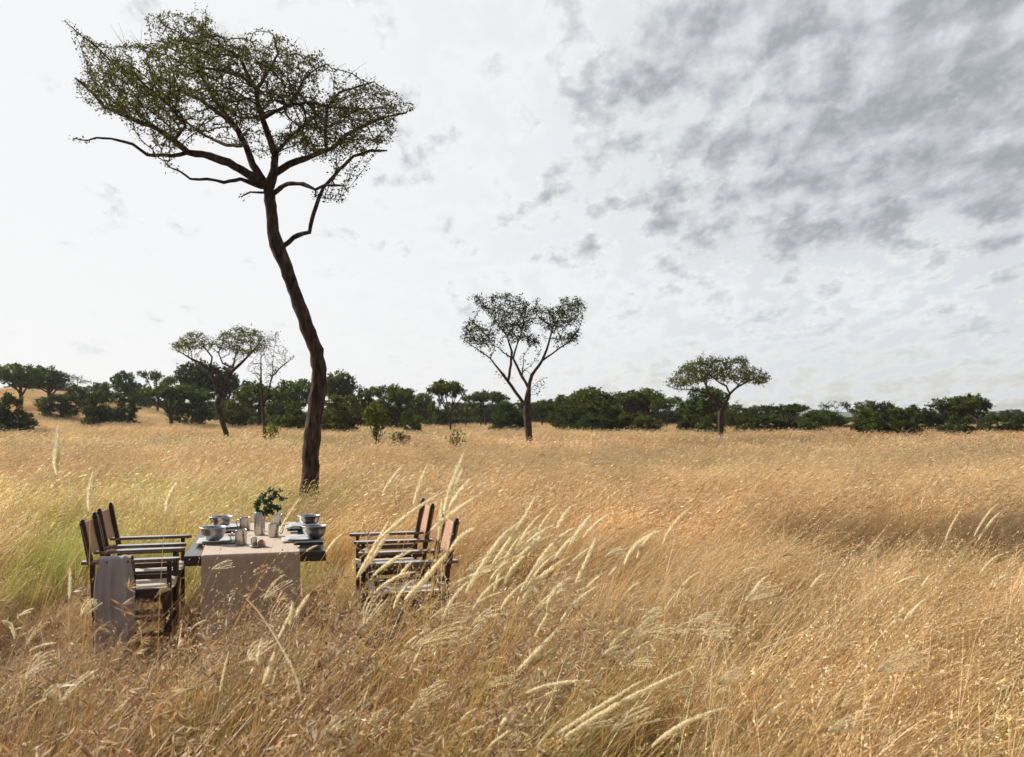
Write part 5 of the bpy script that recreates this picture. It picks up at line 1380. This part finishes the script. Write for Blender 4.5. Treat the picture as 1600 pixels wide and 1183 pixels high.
STALKS = [  # kind, base px, tip px, distance, label, mid px, width
 ('plume', (90, 742), (91, 657), 2.7, 'upright pale seed head tallest at the far left above the chairs', (88, 700), .017),
 ('plume', (140, 799), (146, 731), 2.9, 'upright seed head right above the left chair backs', (141, 765), .016),
 ('plume', (259, 804), (281, 749), 3.0, 'single seed head between the left chairs and the table', (266, 774), .015),
 ('plume', (108, 936), (109, 884), 3.0, 'short upright seed head left of the shawl', None, .012),
 ('fan', (127, 966), (143, 934), 3.4, 'pale open fan head touching the shawl on its left', None, .01),
 ('fan', (44, 1019), (76, 996), 3.3, 'small fan head low at the left below the chairs', None, .01),
 ('fan', (66, 1093), (86, 1066), 2.9, 'drooping tan fan head in the bottom left grass', None, .01),
 ('plume', (4, 970), (22, 1003), 3.0, 'nodding seed head at the left edge', (18, 980), .010),
 ('fan', (330, 891), (357, 876), 4.2, 'small pale head floating before the left part of the runner', None, .01),
 ('fan', (412, 938), (441, 900), 3.8, 'pale fan head in front of the middle of the runner', None, .01),
 ('plume', (436, 832), (471, 774), 4.0, 'golden seed head crossing the table right of the mugs', (452, 803), .011),
 ('plume', (509, 864), (538, 832), 3.7, 'seed head off the right corner of the table', None, .013),
 ('plume', (478, 862), (498, 852), 4.4, 'tiny head over the table edge near the napkin', None, .009),
 ('plume', (453, 978), (458, 938), 3.2, 'fuzzy head low on the right edge of the runner', None, .014),
 ('plume', (460, 965), (486, 925), 3.1, 'second fuzzy head low on the right edge of the runner', None, .014),
 ('plume', (557, 903), (612, 806), 3.1, 'long seed head rising left of the right chairs', (587, 852), .015),
 ('plume', (563, 897), (622, 807), 3.2, 'long seed head crossing the left ends of the right chair arms', (597, 848), .015),
 ('plume', (598, 771), (634, 722), 3.3, 'seed head high above the arms of the right chairs', None, .013),
 ('plume', (646, 790), (672, 718), 3.1, 'seed head left of the tallest cluster above the right chairs', None, .014),
 ('plume', (694, 806), (729, 698), 2.6, 'tallest seed head of the cluster over the right chairs', (708, 752), .016),
 ('plume', (700, 790), (724, 730), 2.7, 'seed head just inside the tallest cluster', None, .015),
 ('plume', (697, 806), (738, 743), 2.7, 'right leaning seed head beside the tallest one', (716, 772), .015),
 ('plume', (684, 845), (690, 772), 2.9, 'upright head in front of the right chair back posts', None, .013),
 ('plume', (583, 852), (693, 768), 2.8, 'long arching seed head crossing over the right chair arms', (640, 803), .012),
 ('plume', (672, 830), (749, 773), 2.8, 'seed head arching over the top of the right chair back', (712, 799), .016),
 ('plume', (703, 862), (746, 822), 2.8, 'curved seed head coming out right of the front right chair', (722, 838), .015),
 ('plume', (632, 938), (703, 858), 2.5, 'thick fuzzy head crossing the front right chair legs', (672, 896), .016),
 ('plume', (583, 900), (650, 858), 2.9, 'curved head across the seat of the front right chair', (618, 873), .012),
 ('plume', (583, 928), (654, 894), 2.8, 'low curved head under the front right chair seat', (620, 902), .011),
 ('plume', (622, 905), (646, 876), 3.1, 'short head in the middle of the front right chair', None, .011),
 ('fan', (643, 1014), (712, 972), 2.5, 'wide drooping pale fan head below the front right chair', None, .01),
 ('plume', (700, 922), (781, 890), 2.7, 'flat lying seed head right of the right chair legs', (738, 900), .012),
 ('plume', (727, 928), (803, 820), 2.6, 'long slanted seed head right of the chairs', (768, 862), .016),
 ('plume', (770, 880), (841, 765), 2.7, 'long thin seed head tallest right of the chairs', (812, 820), .012),
 ('plume', (762, 872), (815, 812), 2.8, 'seed head tucked left of the wide pale fan', None, .014),
 ('fan', (802, 868), (846, 820), 2.6, 'broad pale fan head right of the chairs', None, .01),
 ('plume', (806, 873), (852, 823), 2.6, 'fuzzy head along the right side of the broad fan', (832, 852), .014),
 ('plume', (870, 826), (894, 789), 3.0, 'short seed head standing alone right of the broad fan', None, .014),
 ('plume', (824, 910), (908, 820), 2.7, 'long curved seed head in the right cluster', (862, 853), .015),
 ('plume', (890, 853), (928, 801), 2.8, 'soft seed head at the top of the right cluster', None, .014),
 ('plume', (868, 872), (898, 836), 2.9, 'small head inside the right cluster', None, .012),
 ('plume', (911, 840), (957, 800), 2.8, 'seed head pointing right at the top of the right cluster', (934, 817), .012),
 ('plume', (899, 912), (932, 835), 2.8, 'steep seed head below the right cluster', (918, 872), .013),
 ('plume', (808, 933), (872, 884), 2.7, 'seed head low between the chairs and the right cluster', (840, 906), .014),
 ('plume', (855, 957), (898, 899), 2.6, 'curved green white seed head low right of centre', (868, 922), .014),
 ('plume', (976, 884), (1044, 827), 2.7, 'arching seed head far right of the others', (1001, 846), .013),
 ('fan', (945, 872), (969, 857), 3.4, 'small fan head left of the far right arching one', None, .01),
 ('plume', (807, 1050), (881, 972), 2.5, 'long straight seed head in the lower middle', (843, 1014), .014),
 ('plume', (822, 1083), (934, 1064), 2.4, 'almost level seed head in the lower middle', (876, 1068), .012),
 ('plume', (866, 1150), (1016, 1056), 2.2, 'long level stalk head running up right at the bottom middle', (945, 1100), .010),
 ('plume', (874, 1158), (1108, 1032), 2.2, 'longest leaning seed head at the bottom right of centre', (990, 1088), .012),
 ('plume', (1018, 1167), (1152, 1102), 2.2, 'leaning seed head at the bottom right', (1080, 1126), .012),
 ('fan', (1014, 990), (1040, 981), 2.9, 'small fan head right of the lower middle', None, .01),
 ('fan', (1096, 993), (1136, 980), 2.7, 'flat pale fan head lower right', None, .01),
 ('fan', (1050, 985), (1088, 967), 2.8, 'orange tinted fan head right of the lower middle', None, .01),
 ('plume', (1057, 937), (1106, 891), 3.0, 'thin curved head right of centre below the arching one', (1075, 906), .008),
 ('plume', (954, 1010), (985, 982), 2.9, 'short straw head left of the small lower fan', None, .009),
 ('plume', (404, 1040), (410, 993), 2.6, 'fuzzy head below the runner, left one', None, .014),
 ('plume', (411, 1068), (430, 1015), 2.5, 'fuzzy head below the runner, right one', None, .013),
 ('fan', (388, 1036), (408, 994), 2.5, 'bushy fan head in the grass below the runner', None, .01),
 ('fan', (507, 1150), (540, 1108), 2.4, 'fan head near the bottom edge left of centre', None, .01),
 ('plume', (778, 1145), (800, 1110), 2.4, 'short drooping head near the bottom edge in the middle', None, .012),
 ('fan', (1164, 942), (1204, 906), 2.8, 'fan head in the right field above the bottom grass', None, .01),
 ('plume', (1477, 844), (1504, 794), 3.2, 'thin seed head in the right field, left of a pair', None, .007),
 ('plume', (1522, 838), (1560, 786), 3.1, 'tall thin seed head of the pair at the right', None, .007),
 ('plume', (1528, 845), (1567, 797), 3.1, 'lower thin seed head of the pair at the right', None, .008),
 ('plume', (1530, 898), (1568, 865), 3.0, 'thin leaning head near the right edge', None, .007),
 ('fan', (1370, 1050), (1438, 1012), 2.4, 'large loose silky fan head at the lower right', None, .01),
]
def stalk_things():
    rng = np.random.default_rng(17)
    for k, b, t, Y, lab, mid, w in STALKS: stalk(k, b, t, Y, lab, rng, mid, w)
    A = Acc()                                    # the loose mass of further, smaller heads among them
    for i in range(105):
        Y = rng.uniform(2.3, 4.6); left = rng.uniform() < .30
        px = rng.uniform(0, 640) if left else (rng.normal(800, 110) if rng.uniform() < .5 else rng.uniform(600, 1600)); py = rng.uniform(965, 1170) if left else rng.uniform(880, 1175)
        L = rng.uniform(26, 75) * 2.6 / Y; th = rng.normal(38 if not left else 62, 14) * math.pi / 180; k = 'fan' if rng.uniform() < .35 else 'plume'
        if py < 930 and px < 720: continue
        stalk(k, (px, py), (px + L * math.cos(th), py - L * math.sin(th)), Y, '', rng, None, rng.uniform(.005, .0095), None, A)
    for i in range(24):
        Y = rng.uniform(2.5, 3.4); px = rng.normal(770, 95); py = rng.uniform(850, 975); L = rng.uniform(55, 115); th = rng.uniform(34, 66) * math.pi / 180
        if px < 745 and py < 925: continue
        stalk('plume', (px, py), (px + L * math.cos(th), py - L * math.sin(th)), Y, '', rng, (px + L * .42 * math.cos(th), py - L * .58 * math.sin(th)), rng.uniform(.008, .012), None, A)
    tag(A.build('seed_grass', M['plume']), 'loose pale seed heads scattered through the foreground grass', 'seed grass', kind='stuff')
    # one bright dead reed bent down to the right in front of the runner
    pts = np.array([at(386, 937, 2.6), at(404, 956, 2.6), at(426, 988, 2.55), at(442, 1016, 2.5), at(456, 1042, 2.45), at(466, 1068, 2.42), at(471, 1102, 2.4)])
    foot = np.array([pts[0][0] - .16, pts[0][1] + .15, 0]); r = empty('dead_reed', tuple(foot)); A = Acc()
    up = np.array([foot - foot, (pts[0] - foot) * .5 + (-.03, 0, .05), pts[0] - foot])
    tube(A, up, [.0016, .0014, .0016], 5, (.5, .4, .22)); A.build('stem', M['plume'], r)
    A = Acc(); tube(A, pts - foot, [.0022, .0026, .0026, .0028, .003, .004, .001], 6, (.95, .86, .68)); A.build('bent_blade', M['plume'], r)
    tag(r, 'bright straw reed snapped over and hanging to the right before the runner', 'reed')

build_world(); build_ground(); build_grass(); big_acacia(); mid_trees(); woodland(); far_wood(); haze()
CH4 = chairs(); shawl(CH4[0]); tableware(table()); stalk_things()
